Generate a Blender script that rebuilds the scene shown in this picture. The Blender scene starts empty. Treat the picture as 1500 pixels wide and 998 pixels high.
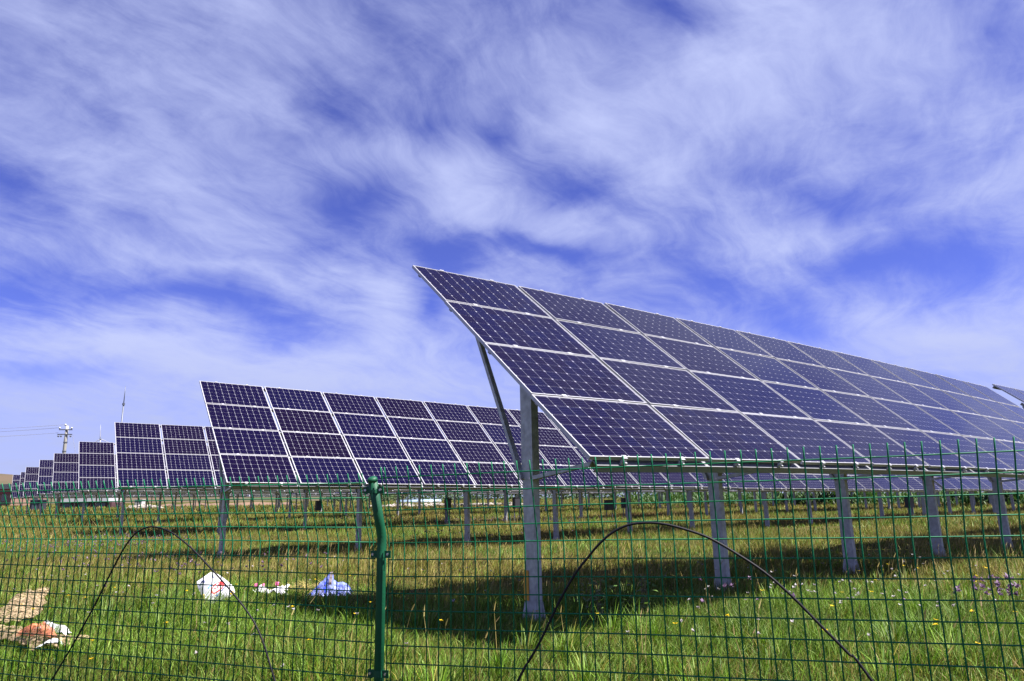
import bpy, math, random
import numpy as np
from mathutils import Vector, Matrix, noise

rnd = random.Random(7)
npr = np.random.default_rng(11)
sc = bpy.context.scene
COL = sc.collection

# ------------------------------------------------------------------ camera
CZ = 1.6
cam_data = bpy.data.cameras.new("camera")
cam_data.sensor_width = 36.0
cam_data.lens = 36.0 * 1040.92 / 1500.0
cam_data.clip_start = 0.05
cam_data.clip_end = 20000
cam = bpy.data.objects.new("camera", cam_data)
COL.objects.link(cam)
_rt = Vector((0.99981455, 0.00433055, -0.01876479))
_up = Vector((0.01925801, -0.22482815, 0.9742081))
_fw = Vector((0.0, 0.97438881, 0.22486985))
cam.matrix_world = Matrix(((_rt.x, _up.x, -_fw.x, 0), (_rt.y, _up.y, -_fw.y, 0), (_rt.z, _up.z, -_fw.z, CZ), (0, 0, 0, 1)))
sc.camera = cam

# ------------------------------------------------------------------ sun, sky, exposure
SUN_AZ, SUN_EL = math.radians(108.0), math.radians(60.5)      # azimuth clockwise from +Y
sun_dir = Vector((math.sin(SUN_AZ) * math.cos(SUN_EL), math.cos(SUN_AZ) * math.cos(SUN_EL), math.sin(SUN_EL)))
sun_d = bpy.data.lights.new("sun", 'SUN')
sun_d.energy = 5.0
sun_d.angle = math.radians(0.5)
sun_d.color = (1.0, 0.95, 0.88)
sun_o = bpy.data.objects.new("sun", sun_d)
COL.objects.link(sun_o)
sun_o.rotation_euler = sun_dir.to_track_quat('Z', 'Y').to_euler()
sun_o.location = (30, 5, 40)

sc.view_settings.view_transform = 'Standard'
sc.view_settings.look = 'None'
sc.view_settings.exposure = 1.8
sc.view_settings.gamma = 1.0

W = bpy.data.worlds.new("World")
sc.world = W
W.use_nodes = True
nt = W.node_tree
nt.nodes.clear()

def N(tree, kind, **kw):
    n = tree.nodes.new(kind)
    for k, v in kw.items():
        setattr(n, k, v)
    return n

def math_node(tree, op, a, b=None, c=None, clamp=False):
    n = N(tree, 'ShaderNodeMath', operation=op, use_clamp=clamp)
    for i, v in enumerate((a, b, c)):
        if v is None:
            continue
        if isinstance(v, (int, float)):
            n.inputs[i].default_value = v
        else:
            tree.links.new(v, n.inputs[i])
    return n.outputs[0]

def build_sky():
    L = nt.links
    sky = N(nt, 'ShaderNodeTexSky', sky_type='NISHITA', sun_disc=False, sun_elevation=SUN_EL, sun_rotation=SUN_AZ,
            altitude=3000, air_density=1.0, dust_density=0.05, ozone_density=3.0)
    tint = N(nt, 'ShaderNodeMix', data_type='RGBA', blend_type='MULTIPLY')
    tint.inputs[0].default_value = 1.0
    L.new(sky.outputs[0], tint.inputs[6])
    tint.inputs[7].default_value = (0.85, 0.74, 1.50, 1)
    geo = N(nt, 'ShaderNodeTexCoord')
    sep = N(nt, 'ShaderNodeSeparateXYZ')
    L.new(geo.outputs['Generated'], sep.inputs[0])
    az = math_node(nt, 'ARCTAN2', sep.outputs[0], sep.outputs[1])
    el = math_node(nt, 'ARCSINE', sep.outputs[2])
    comb = N(nt, 'ShaderNodeCombineXYZ')
    L.new(az, comb.inputs[0]); L.new(el, comb.inputs[1])
    # wispy warp of the large cloud layout
    wn = N(nt, 'ShaderNodeTexNoise'); wn.inputs['Scale'].default_value = 3.6; wn.inputs['Detail'].default_value = 6; wn.inputs['Roughness'].default_value = 0.55
    L.new(geo.outputs['Generated'], wn.inputs['Vector'])
    sub = N(nt, 'ShaderNodeVectorMath', operation='SUBTRACT'); L.new(wn.outputs['Color'], sub.inputs[0]); sub.inputs[1].default_value = (.5, .5, .5)
    scl = N(nt, 'ShaderNodeVectorMath', operation='SCALE'); L.new(sub.outputs[0], scl.inputs[0]); scl.inputs['Scale'].default_value = 0.17
    add = N(nt, 'ShaderNodeVectorMath', operation='ADD'); L.new(comb.outputs[0], add.inputs[0]); L.new(scl.outputs[0], add.inputs[1])
    flat = N(nt, 'ShaderNodeVectorMath', operation='MULTIPLY'); L.new(add.outputs[0], flat.inputs[0]); flat.inputs[1].default_value = (1, 1, 0)
    V = flat.outputs[0]
    # flat cloud layer, bent by a slow swirl so that the fibres curve
    zz = math_node(nt, 'ADD', sep.outputs[2], 0.22)
    px = math_node(nt, 'DIVIDE', sep.outputs[0], zz)
    py = math_node(nt, 'DIVIDE', sep.outputs[1], zz)
    pl = N(nt, 'ShaderNodeCombineXYZ'); L.new(px, pl.inputs[0]); L.new(py, pl.inputs[1])
    sw = N(nt, 'ShaderNodeTexNoise'); sw.inputs['Scale'].default_value = 1.5; sw.inputs['Detail'].default_value = 3
    L.new(pl.outputs[0], sw.inputs['Vector'])
    s1 = N(nt, 'ShaderNodeVectorMath', operation='SUBTRACT'); L.new(sw.outputs['Color'], s1.inputs[0]); s1.inputs[1].default_value = (.5, .5, .5)
    s2 = N(nt, 'ShaderNodeVectorMath', operation='SCALE'); L.new(s1.outputs[0], s2.inputs[0]); s2.inputs['Scale'].default_value = 0.55
    s3 = N(nt, 'ShaderNodeVectorMath', operation='ADD'); L.new(pl.outputs[0], s3.inputs[0]); L.new(s2.outputs[0], s3.inputs[1])
    mr = N(nt, 'ShaderNodeMapping'); mr.inputs['Rotation'].default_value = (0, 0, math.radians(-58))
    L.new(s3.outputs[0], mr.inputs['Vector'])
    mp = N(nt, 'ShaderNodeMapping'); mp.inputs['Scale'].default_value = (0.8, 2.9, 1)
    L.new(mr.outputs[0], mp.inputs['Vector'])
    def nz(vec, scale, det, rough, dist, off=0.0):
        n = N(nt, 'ShaderNodeTexNoise'); n.inputs['Scale'].default_value = scale; n.inputs['Detail'].default_value = det
        n.inputs['Roughness'].default_value = rough; n.inputs['Distortion'].default_value = dist
        L.new(vec, n.inputs['Vector'])
        return math_node(nt, 'SUBTRACT', n.outputs['Fac'], 0.5)
    f1 = nz(mp.outputs[0], 1.5, 12, 0.60, 0.1)
    f2 = nz(s3.outputs[0], 3.8, 14, 0.65, 0.08)
    f3 = nz(mp.outputs[0], 6.0, 12, 0.68, 0.15)
    d = math_node(nt, 'MULTIPLY_ADD', f1, 0.85, 0.555)
    d = math_node(nt, 'MULTIPLY_ADD', f2, 1.15, d)
    d = math_node(nt, 'MULTIPLY_ADD', f3, 0.48, d)
    hi = N(nt, 'ShaderNodeMapRange'); L.new(el, hi.inputs[0])
    hi.inputs[1].default_value = 0.62; hi.inputs[2].default_value = 1.0; hi.inputs[3].default_value = 0.0; hi.inputs[4].default_value = -0.36
    d = math_node(nt, 'ADD', d, hi.outputs[0])
    for (a, e, rx, ry, ang, amp) in SKY_BLOBS:
        m = N(nt, 'ShaderNodeMapping', vector_type='TEXTURE')
        m.inputs['Location'].default_value = (a, e, 0)
        m.inputs['Rotation'].default_value = (0, 0, ang)
        m.inputs['Scale'].default_value = (rx * 1.6, ry * 1.6, 1)
        L.new(V, m.inputs['Vector'])
        g = N(nt, 'ShaderNodeTexGradient', gradient_type='QUADRATIC_SPHERE')
        L.new(m.outputs[0], g.inputs[0])
        d = math_node(nt, 'MULTIPLY_ADD', g.outputs['Fac'], amp * (1.2 if amp < 0 else 0.85), d)
    ss = N(nt, 'ShaderNodeMapRange', interpolation_type='SMOOTHSTEP')
    L.new(d, ss.inputs[0])
    ss.inputs[1].default_value = -0.10; ss.inputs[2].default_value = 1.30; ss.inputs[3].default_value = 0.0; ss.inputs[4].default_value = 1.0
    # cirrus pales toward the haze near the horizon
    hz = N(nt, 'ShaderNodeMapRange'); L.new(el, hz.inputs[0])
    hz.inputs[1].default_value = 0.0; hz.inputs[2].default_value = 0.22; hz.inputs[3].default_value = 1.0; hz.inputs[4].default_value = 0.0
    hs = math_node(nt, 'MULTIPLY', hz.outputs[0], 0.9)
    inv = math_node(nt, 'MULTIPLY', math_node(nt, 'SUBTRACT', 1.0, ss.outputs[0]), math_node(nt, 'SUBTRACT', 1.0, hs))
    mask = math_node(nt, 'SUBTRACT', 1.0, inv)
    mix = N(nt, 'ShaderNodeMix', data_type='RGBA')
    L.new(mask, mix.inputs[0]); L.new(tint.outputs[2], mix.inputs[6])
    cc = N(nt, 'ShaderNodeMix', data_type='RGBA'); L.new(hz.outputs[0], cc.inputs[0])
    cc.inputs[6].default_value = (4.4, 4.9, 7.7, 1); cc.inputs[7].default_value = (3.5, 3.95, 6.1, 1)
    L.new(cc.outputs[2], mix.inputs[7])
    bg = N(nt, 'ShaderNodeBackground'); bg.inputs['Strength'].default_value = 0.0375
    L.new(mix.outputs[2], bg.inputs['Color'])
    out = N(nt, 'ShaderNodeOutputWorld'); L.new(bg.outputs[0], out.inputs[0])

# cirrus layout: azimuth, elevation, radii (radians), turn, density change
SKY_BLOBS = [(-0.30, 0.19, 0.26, 0.055, -0.05, 0.5), (0.30, 0.17, 0.25, 0.045, -0.1, 0.3), (-0.52, 0.20, 0.16, 0.035, 0.0, 0.35), (-0.224, 0.401, 0.118, 0.05, 0.465, -0.55), (-0.264, 0.53, 0.085, 0.036, -0.366, -0.25), (-0.11, 0.528, 0.053, 0.058, -0.587, -0.5), (0.006, 0.511, 0.083, 0.055, -0.318, -0.6), (-0.627, 0.263, 0.135, 0.043, 0.054, -0.6), (-0.397, 0.27, 0.206, 0.027, -0.132, -0.55), (-0.109, 0.329, 0.15, 0.043, -0.069, -0.7), (0.083, 0.327, 0.13, 0.027, -0.177, -0.6), (0.302, 0.28, 0.137, 0.037, -0.364, -0.45), (0.522, 0.276, 0.198, 0.058, -0.115, -0.55), (0.402, 0.219, 0.076, 0.027, -0.387, -0.4), (0.421, 0.384, 0.166, 0.034, -0.346, -0.35), (0.118, 0.439, 0.092, 0.046, -0.298, -0.55), (-0.164, 0.626, 0.109, 0.054, -0.356, -0.22), (0.236, 0.633, 0.115, 0.032, -0.131, -0.45), (0.569, 0.436, 0.092, 0.043, -0.261, -0.3), (0.68, 0.517, 0.045, 0.06, 0.204, -0.35), (-0.648, 0.377, 0.074, 0.035, 0.034, -0.55), (-0.595, 0.163, 0.13, 0.018, -0.039, -0.6), (-0.113, 0.27, 0.049, 0.052, 0.009, -0.6), (-0.045, 0.626, 0.082, 0.081, -0.406, -0.12), (0.555, 0.133, 0.056, 0.02, -0.044, -0.6), (-0.589, 0.481, 0.062, 0.03, 0.247, -0.1), (0.349, 0.551, 0.31, 0.126, 0.046, 0.55), (-0.099, 0.47, 0.148, 0.057, -0.531, 0.4), (-0.027, 0.383, 0.132, 0.057, -0.251, 0.35), (0.387, 0.315, 0.148, 0.045, 0.038, 0.45), (0.571, 0.185, 0.165, 0.049, -0.246, 0.65), (-0.5, 0.478, 0.278, 0.265, 0.199, 0.15), (-0.187, 0.272, 0.115, 0.067, -0.484, 0.6), (-0.412, 0.150, 0.345, 0.100, -0.056, 0.45), (0.182, 0.323, 0.043, 0.057, -0.748, 0.25), (0.616, 0.359, 0.111, 0.032, 0.041, 0.3), (0.112, 0.52, 0.165, 0.072, -0.361, 0.25), (-0.356, 0.309, 0.178, 0.014, -0.161, 0.35)]
build_sky()

# ------------------------------------------------------------------ materials
def new_mat(name):
    m = bpy.data.materials.new(name)
    m.use_nodes = True
    t = m.node_tree
    b = next(n for n in t.nodes if n.type == 'BSDF_PRINCIPLED')
    return m, t, b

def plain(name, col, rough=0.6, metal=0.0, coat=0.0, vary=0.0, scale=8.0, bump=0.0, bscale=40.0, spec=0.5):
    m, t, b = new_mat(name)
    b.inputs['Roughness'].default_value = rough
    b.inputs['Metallic'].default_value = metal
    b.inputs['Coat Weight'].default_value = coat
    b.inputs['Coat Roughness'].default_value = 0.04
    b.inputs['Specular IOR Level'].default_value = spec
    b.inputs['Base Color'].default_value = (*col, 1)
    if vary > 0 or bump > 0:
        tc = N(t, 'ShaderNodeTexCoord')
    if vary > 0:
        nz = N(t, 'ShaderNodeTexNoise'); nz.inputs['Scale'].default_value = scale; nz.inputs['Detail'].default_value = 6
        t.links.new(tc.outputs['Object'], nz.inputs['Vector'])
        mr = N(t, 'ShaderNodeMapRange'); t.links.new(nz.outputs['Fac'], mr.inputs[0])
        mr.inputs[1].default_value = .25; mr.inputs[2].default_value = .75
        mr.inputs[3].default_value = 1 - vary; mr.inputs[4].default_value = 1 + vary
        mx = N(t, 'ShaderNodeMix', data_type='RGBA', blend_type='MULTIPLY'); mx.inputs[0].default_value = 1
        mx.inputs[6].default_value = (*col, 1)
        cb = N(t, 'ShaderNodeCombineColor')
        for i in range(3):
            t.links.new(mr.outputs[0], cb.inputs[i])
        t.links.new(cb.outputs[0], mx.inputs[7])
        t.links.new(mx.outputs[2], b.inputs['Base Color'])
    if bump > 0:
        nb = N(t, 'ShaderNodeTexNoise'); nb.inputs['Scale'].default_value = bscale; nb.inputs['Detail'].default_value = 5
        t.links.new(tc.outputs['Object'], nb.inputs['Vector'])
        bp = N(t, 'ShaderNodeBump'); bp.inputs['Strength'].default_value = bump; bp.inputs['Distance'].default_value = 0.02
        t.links.new(nb.outputs['Fac'], bp.inputs['Height'])
        t.links.new(bp.outputs[0], b.inputs['Normal'])
    return m

def cell_material():
    m, t, b = new_mat("silicon_cell")
    b.inputs['Roughness'].default_value = 0.35
    b.inputs['Coat Weight'].default_value = 1.0
    b.inputs['Coat Roughness'].default_value = 0.03
    b.inputs['Coat IOR'].default_value = 1.25
    b.inputs['Specular IOR Level'].default_value = 0.0
    uv = N(t, 'ShaderNodeUVMap')
    sp = N(t, 'ShaderNodeSeparateXYZ'); t.links.new(uv.outputs[0], sp.inputs[0])
    # four thin busbars along the long side of the module
    f = math_node(t, 'MULTIPLY_ADD', sp.outputs[1], 4.0, 0.0)
    f = math_node(t, 'FRACT', f)
    f = math_node(t, 'SUBTRACT', f, 0.5)
    f = math_node(t, 'ABSOLUTE', f)
    bar = math_node(t, 'LESS_THAN', f, 0.022)
    oi = N(t, 'ShaderNodeObjectInfo')
    hs = N(t, 'ShaderNodeMapRange'); t.links.new(oi.outputs['Random'], hs.inputs[0])
    hs.inputs[3].default_value = 0.8; hs.inputs[4].default_value = 1.25
    base = N(t, 'ShaderNodeMix', data_type='RGBA', blend_type='MULTIPLY'); base.inputs[0].default_value = 1
    hue = N(t, 'ShaderNodeMix', data_type='RGBA'); t.links.new(oi.outputs['Random'], hue.inputs[0])
    hue.inputs[6].default_value = (0.0030, 0.0008, 0.0092, 1); hue.inputs[7].default_value = (0.0014, 0.0010, 0.0120, 1)
    t.links.new(hue.outputs[2], base.inputs[6])
    cb = N(t, 'ShaderNodeCombineColor')
    for i in range(3):
        t.links.new(hs.outputs[0], cb.inputs[i])
    t.links.new(cb.outputs[0], base.inputs[7])
    tcd = N(t, 'ShaderNodeTexCoord')
    du = N(t, 'ShaderNodeTexNoise'); du.inputs['Scale'].default_value = 2.2; du.inputs['Detail'].default_value = 7; du.inputs['Roughness'].default_value = .65
    t.links.new(tcd.outputs['Object'], du.inputs['Vector'])
    dr = N(t, 'ShaderNodeMapRange'); t.links.new(du.outputs['Fac'], dr.inputs[0])
    dr.inputs[1].default_value = .35; dr.inputs[2].default_value = .75; dr.inputs[3].default_value = .02; dr.inputs[4].default_value = .10
    t.links.new(dr.outputs[0], b.inputs['Coat Roughness'])
    mx = N(t, 'ShaderNodeMix', data_type='RGBA'); t.links.new(bar, mx.inputs[0])
    t.links.new(base.outputs[2], mx.inputs[6]); mx.inputs[7].default_value = (0.045, 0.034, 0.075, 1)
    t.links.new(mx.outputs[2], b.inputs['Base Color'])
    return m

M_CELL = cell_material()
M_BACK = plain("panel_backsheet", (0.22, 0.22, 0.27), 0.6, coat=0.5)
M_FRAME = plain("anodised_frame", (0.34, 0.34, 0.365), 0.42, metal=0.6)
M_GALV = plain("galvanised_steel", (0.335, 0.345, 0.365), 0.45, metal=0.3, vary=0.32, scale=14, bump=0.06, bscale=60)
M_PURLIN = plain("galvanised_rail", (0.20, 0.205, 0.225), 0.45, metal=0.35, vary=0.12, scale=9)
M_CLAMP = plain("aluminium_clamp", (0.45, 0.45, 0.48), 0.3, metal=0.4)
M_GREEN = plain("green_fence_paint", (0.003, 0.115, 0.049), 0.6, vary=0.28, scale=10, spec=0.2)
M_POSTG = plain("green_post_paint", (0.002, 0.060, 0.027), 0.55, vary=0.35, scale=7, bump=0.08, bscale=70, spec=0.3)
M_BOLT = plain("steel_bolt", (0.5, 0.45, 0.48), 0.35, metal=0.8)
M_BLACK = plain("black_hose", (0.006, 0.0055, 0.009), 0.6, vary=0.2, scale=20, spec=0.2)
M_BOX = plain("dark_box_paint", (0.025, 0.024, 0.035), 0.5)
M_STRAP = plain("ochre_strap", (0.55, 0.27, 0.02), 0.6, vary=0.2)
M_HINGE = plain("black_hinge", (0.012, 0.011, 0.012), 0.6)
M_WHITE = plain("white_plastic_film", (0.48, 0.48, 0.52), 0.45, vary=0.05, scale=9)
M_BLUEF = plain("blue_woven_sack", (0.13, 0.165, 0.44), 0.5, vary=0.35, scale=16, bump=0.3, bscale=60)
M_BLUED = plain("blue_print", (0.03, 0.06, 0.55), 0.5)
M_MUD = plain("dried_mud", (0.16, 0.13, 0.14), 0.9, vary=0.3)
M_NET = plain("tan_net_sack", (0.46, 0.32, 0.15), 0.8, vary=0.35, scale=18, bump=0.5, bscale=90)
def net(name, col, hole):
    m, t, b = new_mat(name)
    b.inputs['Roughness'].default_value = 0.8
    tc = N(t, 'ShaderNodeTexCoord')
    nz = N(t, 'ShaderNodeTexNoise'); nz.inputs['Scale'].default_value = 11; nz.inputs['Detail'].default_value = 7
    t.links.new(tc.outputs['Object'], nz.inputs['Vector'])
    r = N(t, 'ShaderNodeValToRGB'); e = r.color_ramp.elements
    e[0].position, e[0].color = .35, (col[0] * .45, col[1] * .40, col[2] * .35, 1); e[1].position, e[1].color = .65, (col[0] * 1.35, col[1] * 1.3, col[2] * 1.3, 1)
    t.links.new(nz.outputs['Fac'], r.inputs[0]); t.links.new(r.outputs[0], b.inputs['Base Color'])
    n2 = N(t, 'ShaderNodeTexNoise'); n2.inputs['Scale'].default_value = 34; n2.inputs['Detail'].default_value = 3
    t.links.new(tc.outputs['Object'], n2.inputs['Vector'])
    a = N(t, 'ShaderNodeMapRange'); t.links.new(n2.outputs['Fac'], a.inputs[0])
    a.inputs[1].default_value = .44; a.inputs[2].default_value = .58; a.inputs[3].default_value = 1 - hole; a.inputs[4].default_value = 1.0
    t.links.new(a.outputs[0], b.inputs['Alpha'])
    return m
M_NET = net("tan_net_sack", (0.27, 0.205, 0.12), .95)
M_NETR = net("orange_net_sack", (0.34, 0.11, 0.05), .8)
M_RED = plain("red_print", (0.75, 0.03, 0.04), 0.5)
M_PINK = plain("pink_print", (0.55, 0.10, 0.24), 0.5)
M_NAVY = plain("navy_print", (0.02, 0.02, 0.16), 0.5)
M_SKYB = plain("light_blue_print", (0.08, 0.30, 0.75), 0.5)
M_OCHRE = plain("ochre_print", (0.65, 0.42, 0.06), 0.5)
M_CONC = plain("weathered_concrete", (0.25, 0.24, 0.22), 0.85, vary=0.15, scale=3)
M_PORC = plain("porcelain", (0.40, 0.40, 0.42), 0.4)
M_DKST = plain("dark_steel", (0.09, 0.10, 0.13), 0.5, metal=0.4)
M_CABLE = plain("aluminium_cable", (0.22, 0.22, 0.26), 0.6)
M_BRICK = plain("pinkish_wall", (0.20, 0.115, 0.09), 0.9, vary=0.15, scale=0.6)
M_REDP = plain("dark_red_sheet", (0.20, 0.03, 0.035), 0.7, vary=0.15, scale=0.7)
M_ROOF = plain("pale_roof", (0.28, 0.27, 0.25), 0.8, vary=0.1, scale=0.5)
M_MAROON = plain("maroon_sheet_wall", (0.06, 0.022, 0.028), 0.8, vary=0.3, scale=0.8)
M_GLASS = plain("dark_window", (0.02, 0.025, 0.03), 0.1, spec=0.8)
M_TURB = plain("white_turbine_paint", (0.30, 0.30, 0.33), 0.4)
M_RUBBLE = plain("rubble_stone", (0.25, 0.22, 0.20), 0.9, vary=0.3, scale=1.2)
M_EARTH = plain("red_bare_earth", (0.12, 0.072, 0.048), 0.95, vary=0.25, scale=0.3)
M_HOUSE = plain("greenhouse_film", (0.22, 0.30, 0.37), 0.35, vary=0.08, scale=0.3)
M_BARK = plain("bark", (0.12, 0.09, 0.06), 0.9, vary=0.25)

def attr_leaf(name, trans=0.4, rough=0.6):
    m = bpy.data.materials.new(name); m.use_nodes = True
    t = m.node_tree; t.nodes.clear()
    at = N(t, 'ShaderNodeAttribute'); at.attribute_name = 'col'
    df = N(t, 'ShaderNodeBsdfPrincipled'); df.inputs['Roughness'].default_value = rough; df.inputs['Specular IOR Level'].default_value = 0.3
    tr = N(t, 'ShaderNodeBsdfTranslucent')
    t.links.new(at.outputs['Color'], df.inputs['Base Color']); t.links.new(at.outputs['Color'], tr.inputs['Color'])
    mx = N(t, 'ShaderNodeMixShader'); mx.inputs[0].default_value = trans
    t.links.new(df.outputs[0], mx.inputs[1]); t.links.new(tr.outputs[0], mx.inputs[2])
    o = N(t, 'ShaderNodeOutputMaterial'); t.links.new(mx.outputs[0], o.inputs[0])
    return m
M_LEAF = attr_leaf("grass_blade", 0.28)
M_PETAL = attr_leaf("petal", 0.3)

def ground_material():
    m, t, b = new_mat("meadow_ground")
    b.inputs['Roughness'].default_value = 0.95; b.inputs['Specular IOR Level'].default_value = 0.1
    g = N(t, 'ShaderNodeNewGeometry')
    def nz(scale, det=6, rough=.6):
        n = N(t, 'ShaderNodeTexNoise'); n.inputs['Scale'].default_value = scale; n.inputs['Detail'].default_value = det; n.inputs['Roughness'].default_value = rough
        t.links.new(g.outputs['Position'], n.inputs['Vector']); return n.outputs['Fac']
    def ramp(fac, stops):
        r = N(t, 'ShaderNodeValToRGB'); e = r.color_ramp.elements
        e[0].position, e[0].color = stops[0][0], (*stops[0][1], 1)
        e[1].position, e[1].color = stops[-1][0], (*stops[-1][1], 1)
        for p, c in stops[1:-1]:
            x = e.new(p); x.color = (*c, 1)
        t.links.new(fac, r.inputs[0]); return r.outputs[0]
    big = ramp(nz(0.11), [(.36, (.028, .048, .006)), (.5, (.06, .062, .011)), (.64, (.08, .064, .02))])
    fine = ramp(nz(9.0, 8, .75), [(.3, (.35, .35, .35)), (.7, (1.3, 1.3, 1.3))])
    mx = N(t, 'ShaderNodeMix', data_type='RGBA', blend_type='MULTIPLY'); mx.inputs[0].default_value = 1
    t.links.new(big, mx.inputs[6]); t.links.new(fine, mx.inputs[7])
    t.links.new(mx.outputs[2], b.inputs['Base Color'])
    bp = N(t, 'ShaderNodeBump'); bp.inputs['Strength'].default_value = 0.8; bp.inputs['Distance'].default_value = 0.12
    t.links.new(nz(5.0, 8, .7), bp.inputs['Height']); t.links.new(bp.outputs[0], b.inputs['Normal'])
    return m
M_GROUND = ground_material()

def hill_material():
    m, t, b = new_mat("hill_ground")
    b.inputs['Roughness'].default_value = 1.0; b.inputs['Specular IOR Level'].default_value = 0.0
    g = N(t, 'ShaderNodeNewGeometry')
    n = N(t, 'ShaderNodeTexNoise'); n.inputs['Scale'].default_value = 0.012; n.inputs['Detail'].default_value = 8
    t.links.new(g.outputs['Position'], n.inputs['Vector'])
    r = N(t, 'ShaderNodeValToRGB'); e = r.color_ramp.elements
    e[0].position, e[0].color = .4, (.055, .058, .035, 1); e[1].position, e[1].color = .6, (.085, .065, .048, 1)
    t.links.new(n.outputs['Fac'], r.inputs[0]); t.links.new(r.outputs[0], b.inputs['Base Color'])
    return m
M_HILL = hill_material()

# ------------------------------------------------------------------ mesh helpers
class MB:
    def __init__(s):
        s.v, s.f, s.mi = [], [], []
    def quadbox(s, c, ax, ay, az, mi=0):
        """box: centre c, half-axis vectors ax, ay, az"""
        c, ax, ay, az = Vector(c), Vector(ax), Vector(ay), Vector(az)
        b = len(s.v)
        for k in (-1, 1):
            for j in (-1, 1):
                for i in (-1, 1):
                    s.v.append(tuple(c + ax * i + ay * j + az * k))
        for q in ((0, 2, 3, 1), (4, 5, 7, 6), (0, 1, 5, 4), (2, 6, 7, 3), (0, 4, 6, 2), (1, 3, 7, 5)):
            s.f.append(tuple(b + x for x in q)); s.mi.append(mi)
    def box(s, lo, hi, mi=0):
        c = [(a + b) / 2 for a, b in zip(lo, hi)]
        h = [(b - a) / 2 for a, b in zip(lo, hi)]
        s.quadbox(c, (h[0], 0, 0), (0, h[1], 0), (0, 0, h[2]), mi)
    def bar(s, p, q, w, h, upv=(0, 0, 1), mi=0):
        """rectangular bar from p to q; w across, h along upv"""
        p, q = Vector(p), Vector(q)
        d = (q - p)
        u = Vector(upv); u = (u - d * (u.dot(d) / d.length_squared)).normalized()
        x = d.normalized().cross(u)
        s.quadbox((p + q) / 2, d / 2, x * w / 2, u * h / 2, mi)
    def tube(s, pts, r, n=6, cap=True, mi=0):
        pts = [Vector(p) for p in pts]
        rs = r if isinstance(r, (list, tuple)) else [r] * len(pts)
        b = len(s.v)
        t0 = (pts[1] - pts[0]).normalized()
        ref = Vector((0, 0, 1)) if abs(t0.z) < .9 else Vector((0, 1, 0))
        x = t0.cross(ref).normalized()
        for i, p in enumerate(pts):
            if i == 0: t = t0
            elif i == len(pts) - 1: t = (pts[-1] - pts[-2]).normalized()
            else: t = ((pts[i] - pts[i - 1]).normalized() + (pts[i + 1] - pts[i]).normalized()).normalized()
            x = (x - t * x.dot(t)).normalized()
            y = t.cross(x)
            for k in range(n):
                a = 2 * math.pi * k / n
                s.v.append(tuple(p + (x * math.cos(a) + y * math.sin(a)) * rs[i]))
        for i in range(len(pts) - 1):
            for k in range(n):
                k2 = (k + 1) % n
                s.f.append((b + i * n + k, b + i * n + k2, b + (i + 1) * n + k2, b + (i + 1) * n + k)); s.mi.append(mi)
        if cap:
            s.f.append(tuple(b + k for k in reversed(range(n)))); s.mi.append(mi)
            e = b + (len(pts) - 1) * n
            s.f.append(tuple(e + k for k in range(n))); s.mi.append(mi)
    def poly(s, pts, mi=0):
        b = len(s.v); s.v += [tuple(p) for p in pts]
        s.f.append(tuple(range(b, b + len(pts)))); s.mi.append(mi)
    def mesh(s, name, mats, smooth=False):
        me = bpy.data.meshes.new(name)
        me.from_pydata(s.v, [], s.f)
        for m in (mats if isinstance(mats, (list, tuple)) else [mats]):
            me.materials.append(m)
        me.polygons.foreach_set('material_index', s.mi)
        if smooth:
            me.polygons.foreach_set('use_smooth', [True] * len(s.f))
        me.update()
        return me

def link(name, data, parent=None, world=None):
    """link an object; world is its world matrix, kept when it has a parent"""
    o = bpy.data.objects.new(name, data)
    COL.objects.link(o)
    world = world if world is not None else Matrix.Identity(4)
    WM[o] = world
    if parent is not None:
        o.parent = parent
        o.matrix_local = WM[parent].inverted() @ world
    else:
        o.matrix_local = world
    return o
WM = {}

def tag(o, label, cat, group=None):
    o['label'] = label; o['category'] = cat
    if group: o['group'] = group
    return o

def empty(name, loc, label, cat, group=None):
    o = link(name, None, None, Matrix.Translation(Vector(loc)))
    o.empty_display_size = 0.2
    return tag(o, label, cat, group)

def kind(o, k):
    o['kind'] = k
    return o

def frame_matrix(o, x, y, z):
    return Matrix(((x.x, y.x, z.x, o.x), (x.y, y.y, z.y, o.y), (x.z, y.z, z.z, o.z), (0, 0, 0, 1)))

# ------------------------------------------------------------------ terrain
WZ = ([-400, 13, 25, 37, 50, 95, 170, 400, 1500, 6000], [.43, .43, .74, 1.04, 1.22, 1.8, 3.0, 6.0, 16, 40])
def fence_line(x):
    return np.where(x < -0.85, 4.68 - 0.379 * (x + 0.85), 4.68 - 0.325 * (x + 0.85))
def gz_np(x, y):
    x = np.asarray(x, float); y = np.asarray(y, float)
    w = -(x + 1.27) * .617 + (y - 8.61) * .787
    z = np.interp(w, *WZ)
    s = y - fence_line(x)
    k = np.clip(1 - s / 1.0, 0, 1); k = k * k * (3 - 2 * k)
    z = z - 0.40 * k - 0.13 * np.clip(1 - np.maximum(s, 0) / 3.2, 0, 1) ** 1.5
    fade = np.clip((np.hypot(x, y) - 5) / 10, 0.15, 1)
    z = z + fade * (0.045 * np.sin(x * .9 + 1.3 * np.sin(y * .31)) * np.sin(y * .7 + x * .2) + 0.03 * np.sin(x * 2.3 + y * 1.1))
    return z
def gz(x, y):
    return float(gz_np(x, y))

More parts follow.
